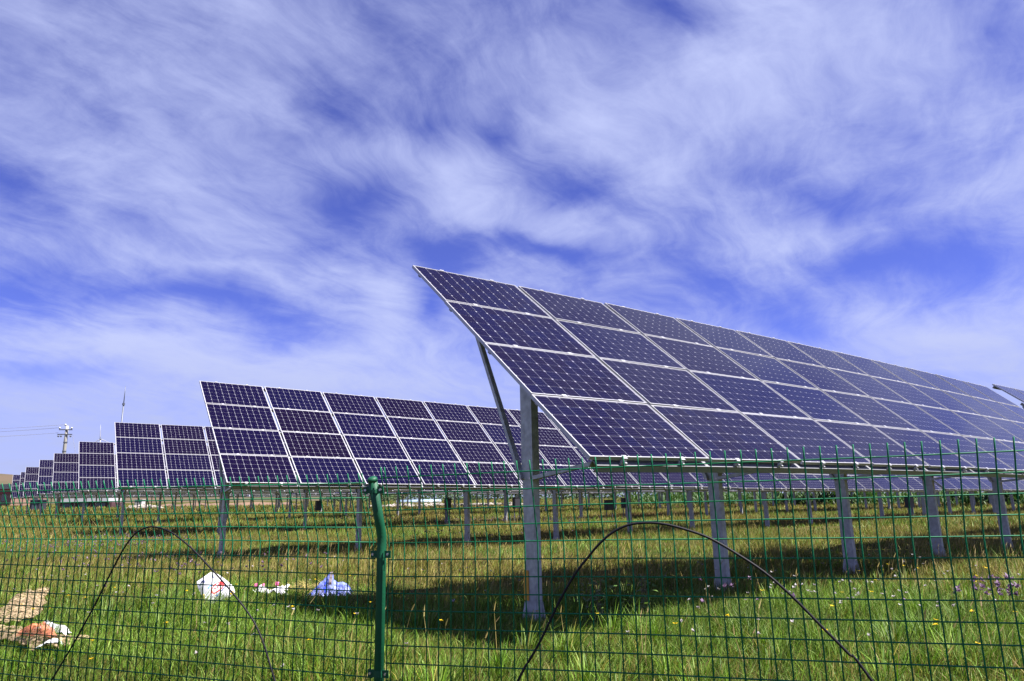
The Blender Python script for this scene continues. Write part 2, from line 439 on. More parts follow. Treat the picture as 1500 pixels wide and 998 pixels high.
def build_ground():
    radii = np.concatenate([[0.0], np.geomspace(.7, 6000, 170)])
    na = 240
    ang = np.linspace(0, 2 * np.pi, na, endpoint=False)
    R, A = np.meshgrid(radii[1:], ang, indexing='ij')
    X, Y = (R * np.sin(A)).ravel(), (R * np.cos(A)).ravel()
    Z = gz_np(X, Y)
    verts = np.vstack([[[0, 0, gz(0, 0)]], np.stack([X, Y, Z], 1)])
    faces = []
    nr = len(radii) - 1
    for k in range(na):
        faces.append((0, 1 + (k + 1) % na, 1 + k))
    for i in range(nr - 1):
        b0, b1 = 1 + i * na, 1 + (i + 1) * na
        for k in range(na):
            k2 = (k + 1) % na
            faces.append((b0 + k, b0 + k2, b1 + k2, b1 + k))
    me = bpy.data.meshes.new("ground")
    me.from_pydata(verts.tolist(), [], faces)
    me.materials.append(M_GROUND)
    me.polygons.foreach_set('use_smooth', [True] * len(faces))
    kind(link("ground", me), 'structure')

def build_hills():
    mb = MB()
    na, nr = 90, 10
    for i in range(nr):
        for k in range(na):
            a = -1.5 + 1.35 * k / (na - 1)
            r = 1150 + 90 * i
            crest = 79 + 9 * math.sin(a * 5 + 1) + 5 * math.sin(a * 13) - 40 * max(0, (a + .52)) / .37
            h = crest * math.sin(math.pi * i / (nr - 1)) ** .8 if 0 < i < nr - 1 else -6
            h += 3 * noise.noise(Vector((a * 30, i * .8, 0)))
            x, y = r * math.sin(a), r * math.cos(a)
            mb.v.append((x, y, gz(x, y) * (0 if i in (0, nr - 1) else .2) + h))
    for i in range(nr - 1):
        for k in range(na - 1):
            mb.f.append((i * na + k, i * na + k + 1, (i + 1) * na + k + 1, (i + 1) * na + k)); mb.mi.append(0)
    kind(link("hills", mb.mesh("hills", M_HILL, True)), 'structure')
build_ground()
build_hills()

# ------------------------------------------------------------------ solar panels
MW, MH = 1.665, 0.992
PX, PS = 1.7234, 1.012
CPX, CPY, CS, CH = 0.1622, 0.1600, 0.1570, 0.0105     # cell pitch, cell size, corner cut

def octagon(cx, cy, z):
    h, k = .1582 / 2, .1570 / 2
    return [(cx - h + CH, cy - k, z), (cx + h - CH, cy - k, z), (cx + h, cy - k + CH, z), (cx + h, cy + k - CH, z),
            (cx + h - CH, cy + k, z), (cx - h + CH, cy + k, z), (cx - h, cy + k - CH, z), (cx - h, cy - k + CH, z)]

def add_cell_uv(me, cell_slot, centres):
    uv = me.uv_layers.new(name='UVMap')
    ci = 0
    for p in me.polygons:
        if p.material_index == cell_slot and len(p.vertices) == 8:
            cx, cy = centres[ci]; ci += 1
            for li in p.loop_indices:
                co = me.vertices[me.loops[li].vertex_index].co
                uv.data[li].uv = ((co.x - cx) / CS + .5, (co.y - cy) / CS + .5)

def frame_boxes(mb, mi):
    lip, ht = 0.0115, 0.038
    x, y = MW / 2, MH / 2
    mb.box((-x, y - lip, -ht), (x, y, 0), mi); mb.box((-x, -y, -ht), (x, -y + lip, 0), mi)
    mb.box((-x, -y + lip, -ht), (-x + lip, y - lip, 0), mi); mb.box((x - lip, -y + lip, -ht), (x, y - lip, 0), mi)

CENTRES = [((i - 4.5) * CPX, (j - 2.5) * CPY) for i in range(10) for j in range(6)]

def panel_meshes():
    lam = MB(); lam.box((-MW / 2 + .0117, -MH / 2 + .0117, -.010), (MW / 2 - .0117, MH / 2 - .0117, -.005))
    lam = lam.mesh("solar_panel", M_BACK)
    fr = MB(); frame_boxes(fr, 0); fr = fr.mesh("frame", M_FRAME)
    cs = MB()
    for c in CENTRES: cs.poly(octagon(*c, -.004))
    cs = cs.mesh("solar_cells", M_CELL); add_cell_uv(cs, 0, CENTRES)
    ce = MB()
    top, bot = octagon(0, 0, .0005), octagon(0, 0, -.0006)
    ce.poly(top)
    for k in range(8):
        k2 = (k + 1) % 8
        ce.poly([top[k], bot[k], bot[k2], top[k2]])
    ce = ce.mesh("solar_cell", M_CELL); add_cell_uv(ce, 0, [(0, 0)])
    one = MB()
    one.box((-MW / 2 + .0117, -MH / 2 + .0117, -.010), (MW / 2 - .0117, MH / 2 - .0117, -.005), 0)
    frame_boxes(one, 1)
    for c in CENTRES: one.poly(octagon(*c, -.004), 2)
    one = one.mesh("solar_panel_small", [M_BACK, M_FRAME, M_CELL]); add_cell_uv(one, 2, CENTRES)
    return lam, fr, cs, ce, one
ME_LAM, ME_FRAME, ME_CELLS, ME_CELL, ME_ONE = panel_meshes()

def post_mesh(h, foot=True):
    """C-section steel post, web on the -x side, local z up from the ground"""
    mb = MB()
    a, b, t = 0.085, 0.175, 0.012
    mb.box((-a / 2, -b / 2, -.3), (-a / 2 + t, b / 2, h))
    mb.box((-a / 2 + t, -b / 2, -.3), (a / 2, -b / 2 + t, h))
    mb.box((-a / 2 + t, b / 2 - t, -.3), (a / 2, b / 2, h))
    if foot:
        for sx, sy in ((-1, -1), (1, -1), (-1, 1), (1, 1)):
            x, y = sx * (a / 2 + .004), sy * (b / 2 + .002)
            mb.poly([(x, y, .20), (x + sx * .03, y + sy * .012, .02), (x + sx * .03, y + sy * .03, -.05), (x, y + sy * .008, -.05)])
            mb.poly([(x, y, .195), (x + sx * .004, y - sy * .05, .03), (x + sx * .03, y + sy * .012, .02)])
    return mb.mesh("post", M_GALV)
ME_POST_CACHE = {}

class Table:
    def __init__(s, o, az, sl, ti, sag=0.0, tw=0.0, cols=11):
        s.o = Vector(o); s.az, s.sl, s.ti, s.sag, s.tw, s.cols = az, sl, ti, sag, tw, cols
        s.ex = Vector((math.cos(az) * math.cos(sl), math.sin(az) * math.cos(sl), math.sin(sl)))
        s.n = Vector((math.sin(az), -math.cos(az), 0))
        s.len = cols * PX
    def ed(s, u):
        t = s.ti + s.tw * u
        return s.n * math.cos(t) - Vector((0, 0, math.sin(t)))
    def pt(s, u, d, off=0.0):
        ed = s.ed(u)
        p = s.o + s.ex * u + ed * d + Vector((0, 0, s.sag * u * (u - 18.37)))
        if off:
            p += s.normal(u) * off
        return p
    def xdir(s, u):
        return (s.pt(u + .3, 2) - s.pt(u - .3, 2)).normalized()
    def normal(s, u):
        return s.ex.cross(-s.ed(u)).normalized()

CELL_BUDGET = {(0, 0), (0, 1), (0, 2), (0, 3), (1, 3)}

def build_table(T, label, detail, post_u, panels=True):
    """detail 3: panel > frame, cells; 2: same without single cells; 1: one mesh per panel; 0: panels joined"""
    mid = T.pt(post_u[0], 2.02)
    root = empty("solar_table", (mid.x, mid.y, gz(mid.x, mid.y)), label, "solar table", "solar tables standing in rows across the meadow")
    joined = MB() if detail == 0 else None
    for i in range(T.cols):
        u = (i + .5) * PX
        x = T.xdir(u)
        for j in range(4):
            c = T.pt(u, (j + .5) * PS)
            y = -T.ed(u); y = (y - x * y.dot(x)).normalized(); z = x.cross(y)
            if detail >= 1:
                jig = Matrix.Rotation(rnd.uniform(-.007, .007), 4, 'X') @ Matrix.Rotation(rnd.uniform(-.005, .005), 4, 'Y')
            else:
                jig = Matrix.Identity(4)
            Mw = frame_matrix(c, x, y, z) @ jig
            if detail == 0:
                b = len(joined.v)
                for v in ME_ONE.vertices:
                    joined.v.append(tuple(Mw @ v.co))
                for p in ME_ONE.polygons:
                    joined.f.append(tuple(b + q for q in p.vertices)); joined.mi.append(p.material_index)
                continue
            if detail == 1:
                link("solar_panel", ME_ONE, root, Mw); continue
            pn = link("solar_panel", ME_LAM, root, Mw)
            link("frame", ME_FRAME, pn, Mw)
            if detail == 3 and (i, j) in CELL_BUDGET:
                for cx, cy in CENTRES:
                    link("solar_cell", ME_CELL, pn, Mw @ Matrix.Translation((cx, cy, -.0045)))
            else:
                kind(link("solar_cells", ME_CELLS, pn, Mw), 'stuff')
    if joined:
        me = joined.mesh("solar_panels", [M_BACK, M_FRAME, M_CELL])
        add_cell_uv_joined(me)
        kind(link("solar_panels", me, root), 'stuff')
    # rails along the row
    for k, d in enumerate((.05, 1.012, 2.024, 3.036, 4.025)):
        mb = MB(); nseg = 11 if T.sag else 1
        for q in range(nseg):
            u0, u1 = .14 + (T.len - .28) * q / nseg, .14 + (T.len - .28) * (q + 1) / nseg
            nn = T.normal((u0 + u1) / 2)
            if k == 4:
                mb.bar(T.pt(u0, d, -.078), T.pt(u1, d, -.078), .085, .008, nn)
                mb.bar(T.pt(u0, d + .036, -.117), T.pt(u1, d + .036, -.117), .008, .070, nn)
                mb.bar(T.pt(u0, d - .036, -.117), T.pt(u1, d - .036, -.117), .008, .070, nn)
            else:
                mb.bar(T.pt(u0, d, -.083), T.pt(u1, d, -.083), .045, .085, nn)
        rail = link("rail", mb.mesh("rail", M_PURLIN), root)
        if detail >= 2 or (detail == 1 and k == 4):
            cm = MB()
            for i in range(T.cols):
                for fr in (.26, .75):
                    u = i * PX + .03 + MW * fr
                    dd = k * PS - (.010 if k else -.004) - (.0 if k < 4 else .008)
                    x = T.xdir(u); nn = T.normal(u)
                    p = T.pt(u, dd, .002)
                    ydir = nn.cross(x)
                    cm.quadbox(p, x * .03, ydir * (.019 if 0 < k < 4 else .012), nn * .003)
                    if k == 4:
                        cm.quadbox(T.pt(u, 4 * PS + .002, -.036), x * .028, ydir * .010, nn * .036)
                        cm.quadbox(T.pt(u + .012, 4 * PS + .022, -.048), x * .012, ydir * .014, nn * .012)
            kind(link("clamps", cm.mesh("clamps", M_CLAMP), rail), 'stuff')
    # posts, rafters, braces
    rz = Matrix.Rotation(T.az, 4, 'Z')
    for u in post_u:
        m = T.pt(u, 2.02)
        g = gz(m.x, m.y)
        nn = T.normal(u)
        top = T.pt(u, 2.02, -.20)
        h = top.z - .02 - g
        Mw = Matrix.Translation((m.x, m.y, g)) @ rz
        key = round(h, 1)
        if detail >= 2:
            po = link("post", post_mesh(h), root, Mw)
            sl = MB(); j = h * .53
            sl.box((-.050, -.094, j), (-.0435, .094, h - .10)); sl.box((-.0435, -.094, j), (.047, -.0885, h - .10)); sl.box((-.0435, .0885, j), (.047, .094, h - .10))
            link("post_sleeve", sl.mesh("post_sleeve", M_GALV), po, Mw)
            hb = MB(); hb.tube([(-.075, .02, h - .13), (.075, .02, h - .13)], .045, 10)
            link("hinge", hb.mesh("hinge", M_HINGE), po, Mw)
            zj = g + h * .51 + .06
            rf = MB(); rf.bar(T.pt(u, .75, -.166), T.pt(u, 3.85, -.166), .05, .075, nn)
            link("rafter", rf.mesh("rafter", M_GALV), root)
            side = T.ex * -.055
            base = Vector((m.x, m.y, zj))
            br = MB(); br.bar(base - T.n * .08 + side, T.pt(u, .85, -.20) + side, .045, .06, T.ex)
            link("brace", br.mesh("brace", M_GALV), root)
            st = MB(); st.bar(base + T.n * .08 + side, T.pt(u, 3.85, -.16) + side, .04, .05, T.ex)
            link("strut", st.mesh("strut", M_GALV), root)
            sb = MB()
            for q in (-.08, .08):
                sb.tube([tuple(base + T.n * q + T.ex * -.085), tuple(base + T.n * q + T.ex * .085)], .013, 6)
            link("bolt", sb.mesh("bolt", M_BOLT), po)
            if detail == 3 and u == post_u[0]:
                yb = MB(); yb.box((-.052, .02, .20), (-.044, .094, .50)); yb.box((-.044, .0885, .20), (.01, .094, .50))
                link("strap", yb.mesh("strap", M_STRAP), po, Mw)
        else:
            mb = MB()
            a, b, t = .085, .175, .012
            mb.box((-a / 2, -b / 2, -.3), (-a / 2 + t, b / 2, h)); mb.box((-a / 2 + t, -b / 2, -.3), (a / 2, -b / 2 + t, h)); mb.box((-a / 2 + t, b / 2 - t, -.3), (a / 2, b / 2, h))
            inv = Mw.inverted()
            mb.bar(inv @ T.pt(u, .75, -.166), inv @ T.pt(u, 3.85, -.166), .05, .075, inv.to_3x3() @ nn)
            zj = h * .51 + .06
            mb.bar((-.055, .08, zj), inv @ (T.pt(u, .85, -.2) - T.ex * .055), .045, .06, (1, 0, 0))
            mb.bar((-.055, -.08, zj), inv @ (T.pt(u, 3.85, -.16) - T.ex * .055), .04, .05, (1, 0, 0))
            link("post", mb.mesh("post", M_GALV), root, Mw)
    return root

def add_cell_uv_joined(me):
    uv = me.uv_layers.new(name='UVMap')
    sq = [(CH / CS, 0), (1 - CH / CS, 0), (1, CH / CS), (1, 1 - CH / CS), (1 - CH / CS, 1), (CH / CS, 1), (0, 1 - CH / CS), (0, CH / CS)]
    for p in me.polygons:
        if len(p.vertices) == 8:
            for q, li in enumerate(p.loop_indices):
                uv.data[li].uv = sq[q]

A1, A2, A3 = 0.6659, 0.67285, 0.62086
T1 = Table((-1.271, 8.608, 3.008 + CZ), A1, .00327, .70431, -.000791, .002144)
build_table(T1, "nearest and largest solar table, its violet panels towering just behind the green fence", 3, [.63, 3.85, 7.2, 10.5, 14.0, 17.9])
T1b = Table((14.29, 21.0, 3.25 + CZ), A1, .003, .72)
build_table(T1b, "solar table at the far right edge showing its dark end, beyond the nearest table", 1, [.63, 3.9, 7.4, 10.9, 14.4, 17.9])

TOPS = {2: (-8.32, 18.518, 3.357), 3: (-16.275, 28.863, 3.577), 4: (-23.48, 38.447, 3.755), 5: (-31.189, 48.472, 3.983),
        6: (-36.96, 55.807, 4.097), 7: (-44.241, 65.057, 4.15), 8: (-52.089, 75.919, 4.315), 9: (-58.623, 84.182, 4.496)}
ORD = {1: "first", 2: "second", 3: "third", 4: "fourth", 5: "fifth", 6: "sixth", 7: "seventh", 8: "eighth", 9: "ninth"}
NT = {2: 4, 3: 5, 4: 4, 5: 3, 6: 3, 7: 3, 8: 2, 9: 2}
for r in range(2, 10):
    az, sl, ti = (A2, -.006, .7504) if r == 2 else (A3, -.002, .7205)
    o = Vector(TOPS[r]) + Vector((0, 0, CZ))
    for k in range(NT[r]):
        T = Table(o, az, sl, ti)
        if k == 0:
            if r == 2:
                lab = "big solar table left of the nearest one, leftmost in the second row back"
            elif r == 9:
                lab = "tiny farthest solar table at the left end of the whole line of tables"
            else:
                lab = "solar table at the left end of the %s row back" % ORD[r]
            det = 2 if r == 2 else 1
        else:
            lab = "%s solar table from the left in the %s row, half hidden" % (ORD[k + 1], ORD[r])
            det = 1 if r == 2 or (r == 3 and k < 3) else 0
        build_table(T, lab, det, [.46 + 3.57 * q for q in range(6)])
        o = o + T.ex * (T.len + .5) + Vector((0, 0, rnd.uniform(-.08, .08)))
        m = o + T.n * 1.5
        o.z += (gz(m.x, m.y) - gz(*(m - T.ex * (T.len + .5)).xy)) * .5

# ------------------------------------------------------------------ green mesh fence
WR = 0.0040
def fence_panel(p0, d, L, zb, zslope, tilt, rise, label):
    d = Vector((d[0], d[1], 0)).normalized()
    toward = Vector((-d.y, d.x, 0))
    if toward.y > 0: toward = -toward
    root = empty("mesh_fence", (p0[0], p0[1], gz(p0[0], p0[1])), label, "fence", "green wire mesh fence panels")
    base = frame_matrix(Vector((p0[0], p0[1], zb)), d, toward, Vector((0, 0, 1)))
    st = 1.16
    vm = MB(); vm.tube([(0, 0, -1.22), (0, 0, -.015), (0, tilt * .03, .015), (0, tilt, rise), (0, tilt * st, rise * st)], WR, 6)
    vm = vm.mesh("vertical_wire", M_GREEN, True)
    hm = MB(); hm.tube([(0, 0, 0), (L * .33, rnd.uniform(-.004, .004), zslope * L * .33 + .003), (L * .66, rnd.uniform(-.004, .004), zslope * L * .66 - .003), (L, 0, zslope * L)], WR, 6)
    hm = hm.mesh("horizontal_wire", M_GREEN, True)
    s = .012
    xs = [s, s + .028]
    while xs[-1] + .0785 < L - .05: xs.append(xs[-1] + .0785)
    xs += [L - .04, L - .012]
    for x in xs:
        link("vertical_wire", vm, root, base @ Matrix.Translation((x, WR * 2, zslope * x)) @ Matrix.Rotation(rnd.uniform(-.004, .004), 4, 'Y'))
    for k in range(-4, 13):
        if k <= 0:
            loc = (0, tilt * -k / 4, rise * -k / 4)
        else:
            loc = (0, 0, -.1 * k)
        link("horizontal_wire", hm, root, base @ Matrix.Translation(loc))
fence_panel((-.896, 4.7135), (-3.26, 1.235), 4.3, 1.6 - .219, .0088, .135, .37, "green wire mesh fence panel left of the round green post")
fence_panel((-.804, 4.634), (3.246, -1.054), 4.3, 1.6 - .222, .0088, .115, .40, "green wire mesh fence panel right of the round green post")

def fence_post():
    x, y = -.850, 4.675
    g = gz(x, y)
    root = empty("fence_post", (x, y, g), "round green fence post with bent top and bolted brackets", "fence post")
    tow = Vector((-.33, -.944, 0)) * .135
    zb, zt = 1.42, 1.77
    bt = Vector((x, y, zb)); tp = bt + tow + Vector((0, 0, zt - zb))
    mb = MB(); mb.tube([(x, y, g - .3), (x, y, zb - .06), tuple(bt + tow * .02), tuple(bt + tow * .18 + Vector((0, 0, .06))), tuple(tp)], .030, 20)
    link("post", mb.mesh("post", M_POSTG, True), root)
    ax = (tp - bt).normalized()
    cp = MB(); cp.tube([tuple(tp - ax * .012), tuple(tp + ax * .004), tuple(tp + ax * .013), tuple(tp + ax * .017)], [.0318, .0318, .025, .006], 20)
    link("cap", cp.mesh("cap", M_POSTG, True), root)
    for z, tilted in ((1.705, True), (1.31, False), (.613, False)):
        c = Vector((x, y, z)) + (tow * ((z - zb) / (zt - zb)) if tilted else Vector((0, 0, 0)))
        for sd, dv in ((-1, Vector((-.935, .354, 0))), (1, Vector((.951, -.309, 0)))):
            tw = Vector((-dv.y, dv.x, 0))
            if tw.y > 0: tw = -tw
            b = MB(); b.quadbox(c + dv * .047 + tw * .012, dv * .024, tw * .0025, Vector((0, 0, .022)))
            b.quadbox(c + dv * .026 + tw * .004, dv * .004, tw * .010, Vector((0, 0, .022)))
            br = link("bracket", b.mesh("bracket", M_POSTG), root)
            k = MB(); k.tube([tuple(c + dv * .052 + tw * .012), tuple(c + dv * .052 + tw * .024)], .0075, 8)
            link("bolt", k.mesh("bolt", M_BOLT), br)
        rb = MB()
        rb.tube([tuple(c + Vector((0, 0, -.020))), tuple(c + Vector((0, 0, .020)))], .0318, 20, cap=False)
        link("collar", rb.mesh("collar", M_POSTG, True), root)
fence_post()

# ------------------------------------------------------------------ black hoops in front of the fence
H1 = [[-3.212, 5.27, 0.477], [-3.055, 5.21, 0.717], [-2.901, 5.152, 0.98], [-2.801, 5.114, 1.173], [-2.699, 5.076, 1.354], [-2.617, 5.045, 1.45], [-2.529, 5.012, 1.492], [-2.44, 4.978, 1.495], [-2.313, 4.93, 1.461], [-2.142, 4.865, 1.361], [-1.988, 4.806, 1.243], [-1.84, 4.75, 1.123], [-1.71, 4.701, 1.007], [-1.624, 4.668, 0.914], [-1.55, 4.641, 0.792], [-1.491, 4.618, 0.661]]
H2 = [[-0.002, 4.058, 0.695], [0.054, 4.04, 0.788], [0.106, 4.023, 0.871], [0.166, 4.004, 0.981], [0.212, 3.989, 1.071], [0.264, 3.972, 1.161], [0.324, 3.952, 1.252], [0.383, 3.933, 1.322], [0.435, 3.916, 1.381], [0.507, 3.893, 1.443], [0.592, 3.865, 1.483], [0.683, 3.836, 1.494], [0.772, 3.807, 1.486], [0.874, 3.774, 1.458], [0.984, 3.738, 1.414], [1.103, 3.699, 1.338], [1.218, 3.662, 1.252], [1.327, 3.626, 1.144], [1.428, 3.594, 1.024], [1.541, 3.557, 0.891], [1.617, 3.533, 0.786]]
def hoop(H, r, label):
    H = [Vector(p) for p in H]
    a = H[0] + (H[0] - H[1]).normalized() * .9
    b = H[-1] + (H[-1] - H[-2]).normalized() * .9
    a.z = min(a.z, gz(a.x, a.y) - .05); b.z = min(b.z, gz(b.x, b.y) - .05)
    P = [a] + H + [b]
    out = []
    for i in range(len(P) - 1):
        p0, p1, p2, p3 = P[max(i - 1, 0)], P[i], P[i + 1], P[min(i + 2, len(P) - 1)]
        for q in range(4):
            t = q / 4
            out.append(.5 * ((2 * p1) + (p2 - p0) * t + (2 * p0 - 5 * p1 + 4 * p2 - p3) * t * t + (3 * p1 - p0 - 3 * p2 + p3) * t ** 3))
    out.append(P[-1])
    mb = MB(); mb.tube([tuple(p) for p in out], r, 8)
    tag(link("hose_hoop", mb.mesh("hose_hoop", M_BLACK, True)), label, "hoop", "black hoops bent in front of the fence")
hoop(H1, .0055, "thin black hoop arching in front of the fence left of the green post")
hoop(H2, .0066, "black hoop arching in front of the fence right of the green post")

# ------------------------------------------------------------------ litter on the grass
def pnoise(v, s, seed=0.0):
    return noise.noise(Vector((v[0] * s + seed, v[1] * s - seed, v[2] * s if len(v) > 2 else 0)))

def white_sack():
    s = .00865
    O = Vector((-3.68, 9.10, .70)); X = Vector((.97, .2, .05)).normalized()
    up = Vector((-.05, .52, .85)); up = (up - X * up.dot(X)).normalized(); nrm = X.cross(up)
    out = [(-8, 22), (0, 19), (8, 13), (17, 5), (25, -3), (28, -12), (20, -20), (10, -22), (2, -26), (-6, -28), (-14, -24), (-16, -12), (-22, -1), (-25, 9), (-17, 15)]
    def inside_d(a, b):
        d = 1e9
        for i in range(len(out)):
            p, q = Vector(out[i]), Vector(out[(i + 1) % len(out)])
            e = q - p; t = max(0, min(1, (Vector((a, b)) - p).dot(e) / e.length_squared))
            d = min(d, (Vector((a, b)) - p - e * t).length)
        return d
    def surf(a, b, off=0.0, side=1):
        d = inside_d(a, b)
        h = .055 * (1 - math.exp(-d / 6)) + .018 * pnoise((a * .12, b * .12), 1, 3) + .008 * pnoise((a * .35, b * .35), 1, 9)
        return O + X * a * s + up * b * s + nrm * (h * (1 if side > 0 else -.5) * min(1, d / 2 + .05) + off)
    import bmesh
    bm = bmesh.new()
    vs = [bm.verts.new((a, b, 0)) for a, b in out]
    bm.faces.new(vs)
    bmesh.ops.triangulate(bm, faces=bm.faces[:])
    bmesh.ops.subdivide_edges(bm, edges=bm.edges[:], cuts=7, use_grid_fill=True)
    mb = MB(); bm.verts.ensure_lookup_table()
    for side in (1, -1):
        b0 = len(mb.v)
        for v in bm.verts: mb.v.append(tuple(surf(v.co.x, v.co.y, 0, side)))
        for f in bm.faces:
            q = tuple(b0 + v.index for v in f.verts); mb.f.append(q if side > 0 else q[::-1]); mb.mi.append(0)
    bm.free()
    sack = tag(link("sack", mb.mesh("sack", M_WHITE, True)), "white printed sack with a red oval emblem lying in the grass", "sack")
    def ribbon(name, strokes, mat, off=.004):
        rb = MB()
        for pts, w in strokes:
            P = []
            for i in range(len(pts) - 1):
                for q in range(5):
                    t = q / 5; P.append((pts[i][0] * (1 - t) + pts[i + 1][0] * t, pts[i][1] * (1 - t) + pts[i + 1][1] * t))
            P.append(pts[-1])
            for i in range(len(P) - 1):
                dx, dy = P[i + 1][0] - P[i][0], P[i + 1][1] - P[i][1]
                l = math.hypot(dx, dy) or 1; nx, ny = -dy / l * w / 2, dx / l * w / 2
                ex, ey = dx / l * w * .15, dy / l * w * .15
                rb.poly([surf(P[i][0] + nx - ex, P[i][1] + ny - ey, off), surf(P[i][0] - nx - ex, P[i][1] - ny - ey, off),
                         surf(P[i + 1][0] - nx + ex, P[i + 1][1] - ny + ey, off), surf(P[i + 1][0] + nx + ex, P[i + 1][1] + ny + ey, off)])
        link(name, rb.mesh(name, mat), sack)
    th = math.radians(52)
    def oval(cx, cy, ra, rb_, a0=0, a1=360, n=24):
        r = []
        for k in range(n + 1):
            a = math.radians(a0 + (a1 - a0) * k / n)
            p, q = ra * math.cos(a), rb_ * math.sin(a)
            r.append((cx + p * math.cos(th) - q * math.sin(th), cy + p * math.sin(th) + q * math.cos(th)))
        return r
    cx, cy = 5.5, -4.5
    ribbon("red_oval_print", [(oval(cx, cy, 10, 5.4), 1.7), (oval(cx + 3.6, cy + 4.8, 3.0, 1.6), 3.0)], M_RED)
    ribbon("light_blue_print", [([(-7, -5), (-5, -2), (-3.4, -1)], 2.4), ([(0, 2), (2, 4.2)], 1.8), ([(4, -16.8), (7, -14.8)], 1.6)], M_SKYB)
    ribbon("emblem_lettering", [([(1, -8), (2, -5), (3.4, -7)], .8), ([(4, -3), (6, -5.5), (4, -6)], .8), ([(6.5, -.5), (8.5, -3)], .8), ([(7.5, 1), (9.5, 0)], .8)], M_RED, .005)
    ribbon("navy_lettering", [([(-19, 3), (-17.5, 6.5), (-14.5, 7), (-13.6, 4.5), (-16, 1.5), (-19, 3), (-17.5, 6.5)], 1.5),
                              ([(-2.5, 16), (-4, 13), (-2, 11), (-.5, 12)], 1.4), ([(-9, 16), (-10.5, 12.5)], .7), ([(-8, 11.2), (-10, 10.8)], .7),
                              ([(9, -13.5), (10.5, -12), (9.5, -11), (11, -10)], 1.1), ([(11.5, -10.5), (13, -9.5), (12, -8), (14, -7.4)], 1.1), ([(14, -6), (16.5, -4), (15, -3.4)], 1.2)], M_NAVY)
    ribbon("ochre_print", [([(23, -15), (26, -11.5)], 2.2), ([(-11, -19), (-12.5, -13)], 2.0)], M_OCHRE)
    ribbon("pink_print", [([(-15.5, -20), (-14.6, -14)], 1.8)], M_PINK)
white_sack()

def crumple(name, quadf, nu, nv, mat, amp, freq, thick, label, cat, group=None, seed=0., smooth=True, tear=0.15, parent=None, base_z=None):
    """two-sided crumpled sheet over quadf(u,v) -> point"""
    mb = MB()
    for side in (0, 1):
        b0 = len(mb.v)
        for i in range(nu + 1):
            for j in range(nv + 1):
                u, v = i / nu, j / nv
                uu = u + tear * pnoise((v * 5, seed, 0), 1, seed) * (1 if i in (0, nu) else .3)
                vv = v + tear * pnoise((u * 6, seed, 1), 1, seed + 5) * (1 if j in (0, nv) else .3)
                p = Vector(quadf(uu, vv))
                h = amp * (pnoise(p, freq, seed) + .6 * pnoise(p, freq * 2.7, seed + 2) + .3 * abs(pnoise(p, freq * 6, seed + 4)))
                e = min(u, 1 - u, v, 1 - v) * 6
                p.z = (gz(p.x, p.y) + (p.z - base_z) if base_z is not None else p.z) + h + (thick * min(1, e) if side == 0 else -.004)
                p.y += .5 * amp * pnoise(p, freq * 1.6, seed + 7)
                mb.v.append(tuple(p))
        for i in range(nu):
            for j in range(nv):
                q = (b0 + i * (nv + 1) + j, b0 + (i + 1) * (nv + 1) + j, b0 + (i + 1) * (nv + 1) + j + 1, b0 + i * (nv + 1) + j + 1)
                mb.f.append(q if side == 0 else q[::-1]); mb.mi.append(0)
    o = link(name, mb.mesh(name, mat, smooth), parent)
    return tag(o, label, cat, group) if label else o

def bil(a, b, c, d):
    a, b, c, d = (Vector(x) for x in (a, b, c, d))
    return lambda u, v: (a * (1 - u) + b * u) * (1 - v) + (d * (1 - u) + c * u) * v

crumple("net_sack", bil((-5.65, 7.85, .62), (-5.40, 8.50, .64), (-6.95, 11.1, .64), (-7.2, 10.98, .62)), 14, 30, M_NET, .05, 3.2, .05,
        "tan net sack stretched over the grass at the left edge", "net sack", "discarded net sacks", 1.3, base_z=.56)
nb = crumple("net_sack", lambda u, v: Vector((-5.35 + 1.22 * u + .05 * v, 7.62 - .62 * u - .28 * u * u + (.20 + .12 * u) * (v - .15) + .9 * max(0, u - .75), 0.57 + .05 * math.sin(math.pi * v) * (1 - .5 * u) + .02 * v)),
             26, 16, M_NET, .045, 5.0, .03, "tan and orange net sack spread in front of a clear film", "net sack", "discarded net sacks", 4.1, base_z=.52)
crumple("orange_fold", lambda u, v: Vector((-4.82 + .52 * u, 7.32 - .30 * u + .16 * (v - .4), .66 + .04 * math.sin(math.pi * u) * math.sin(math.pi * v))), 16, 10, M_NETR, .05, 7.0, .04, None, None, None, 8.2, parent=nb, base_z=.53)

crumple("plastic_film", lambda u, v: Vector((-5.08 + .62 * u, 7.98 - .42 * u - .10 * (1 - v), .57 + .07 * math.sin(math.pi * (u * .9 + .05)) * v + .03)), 18, 10, M_WHITE, .035, 6.0, .012,
        "crumpled clear white plastic film behind the tan and orange net sack", "plastic film", "scraps of white film", 2.2, base_z=.54)
crumple("plastic_film", lambda u, v: Vector((-4.40 + .22 * u, 6.92 + .03 * u + .05 * v, .60 + .02 * math.sin(math.pi * u))), 10, 6, M_WHITE, .03, 9.0, .015,
        "small white film scrap under the front edge of the orange net sack", "plastic film", "scraps of white film", 6.2, base_z=.52)

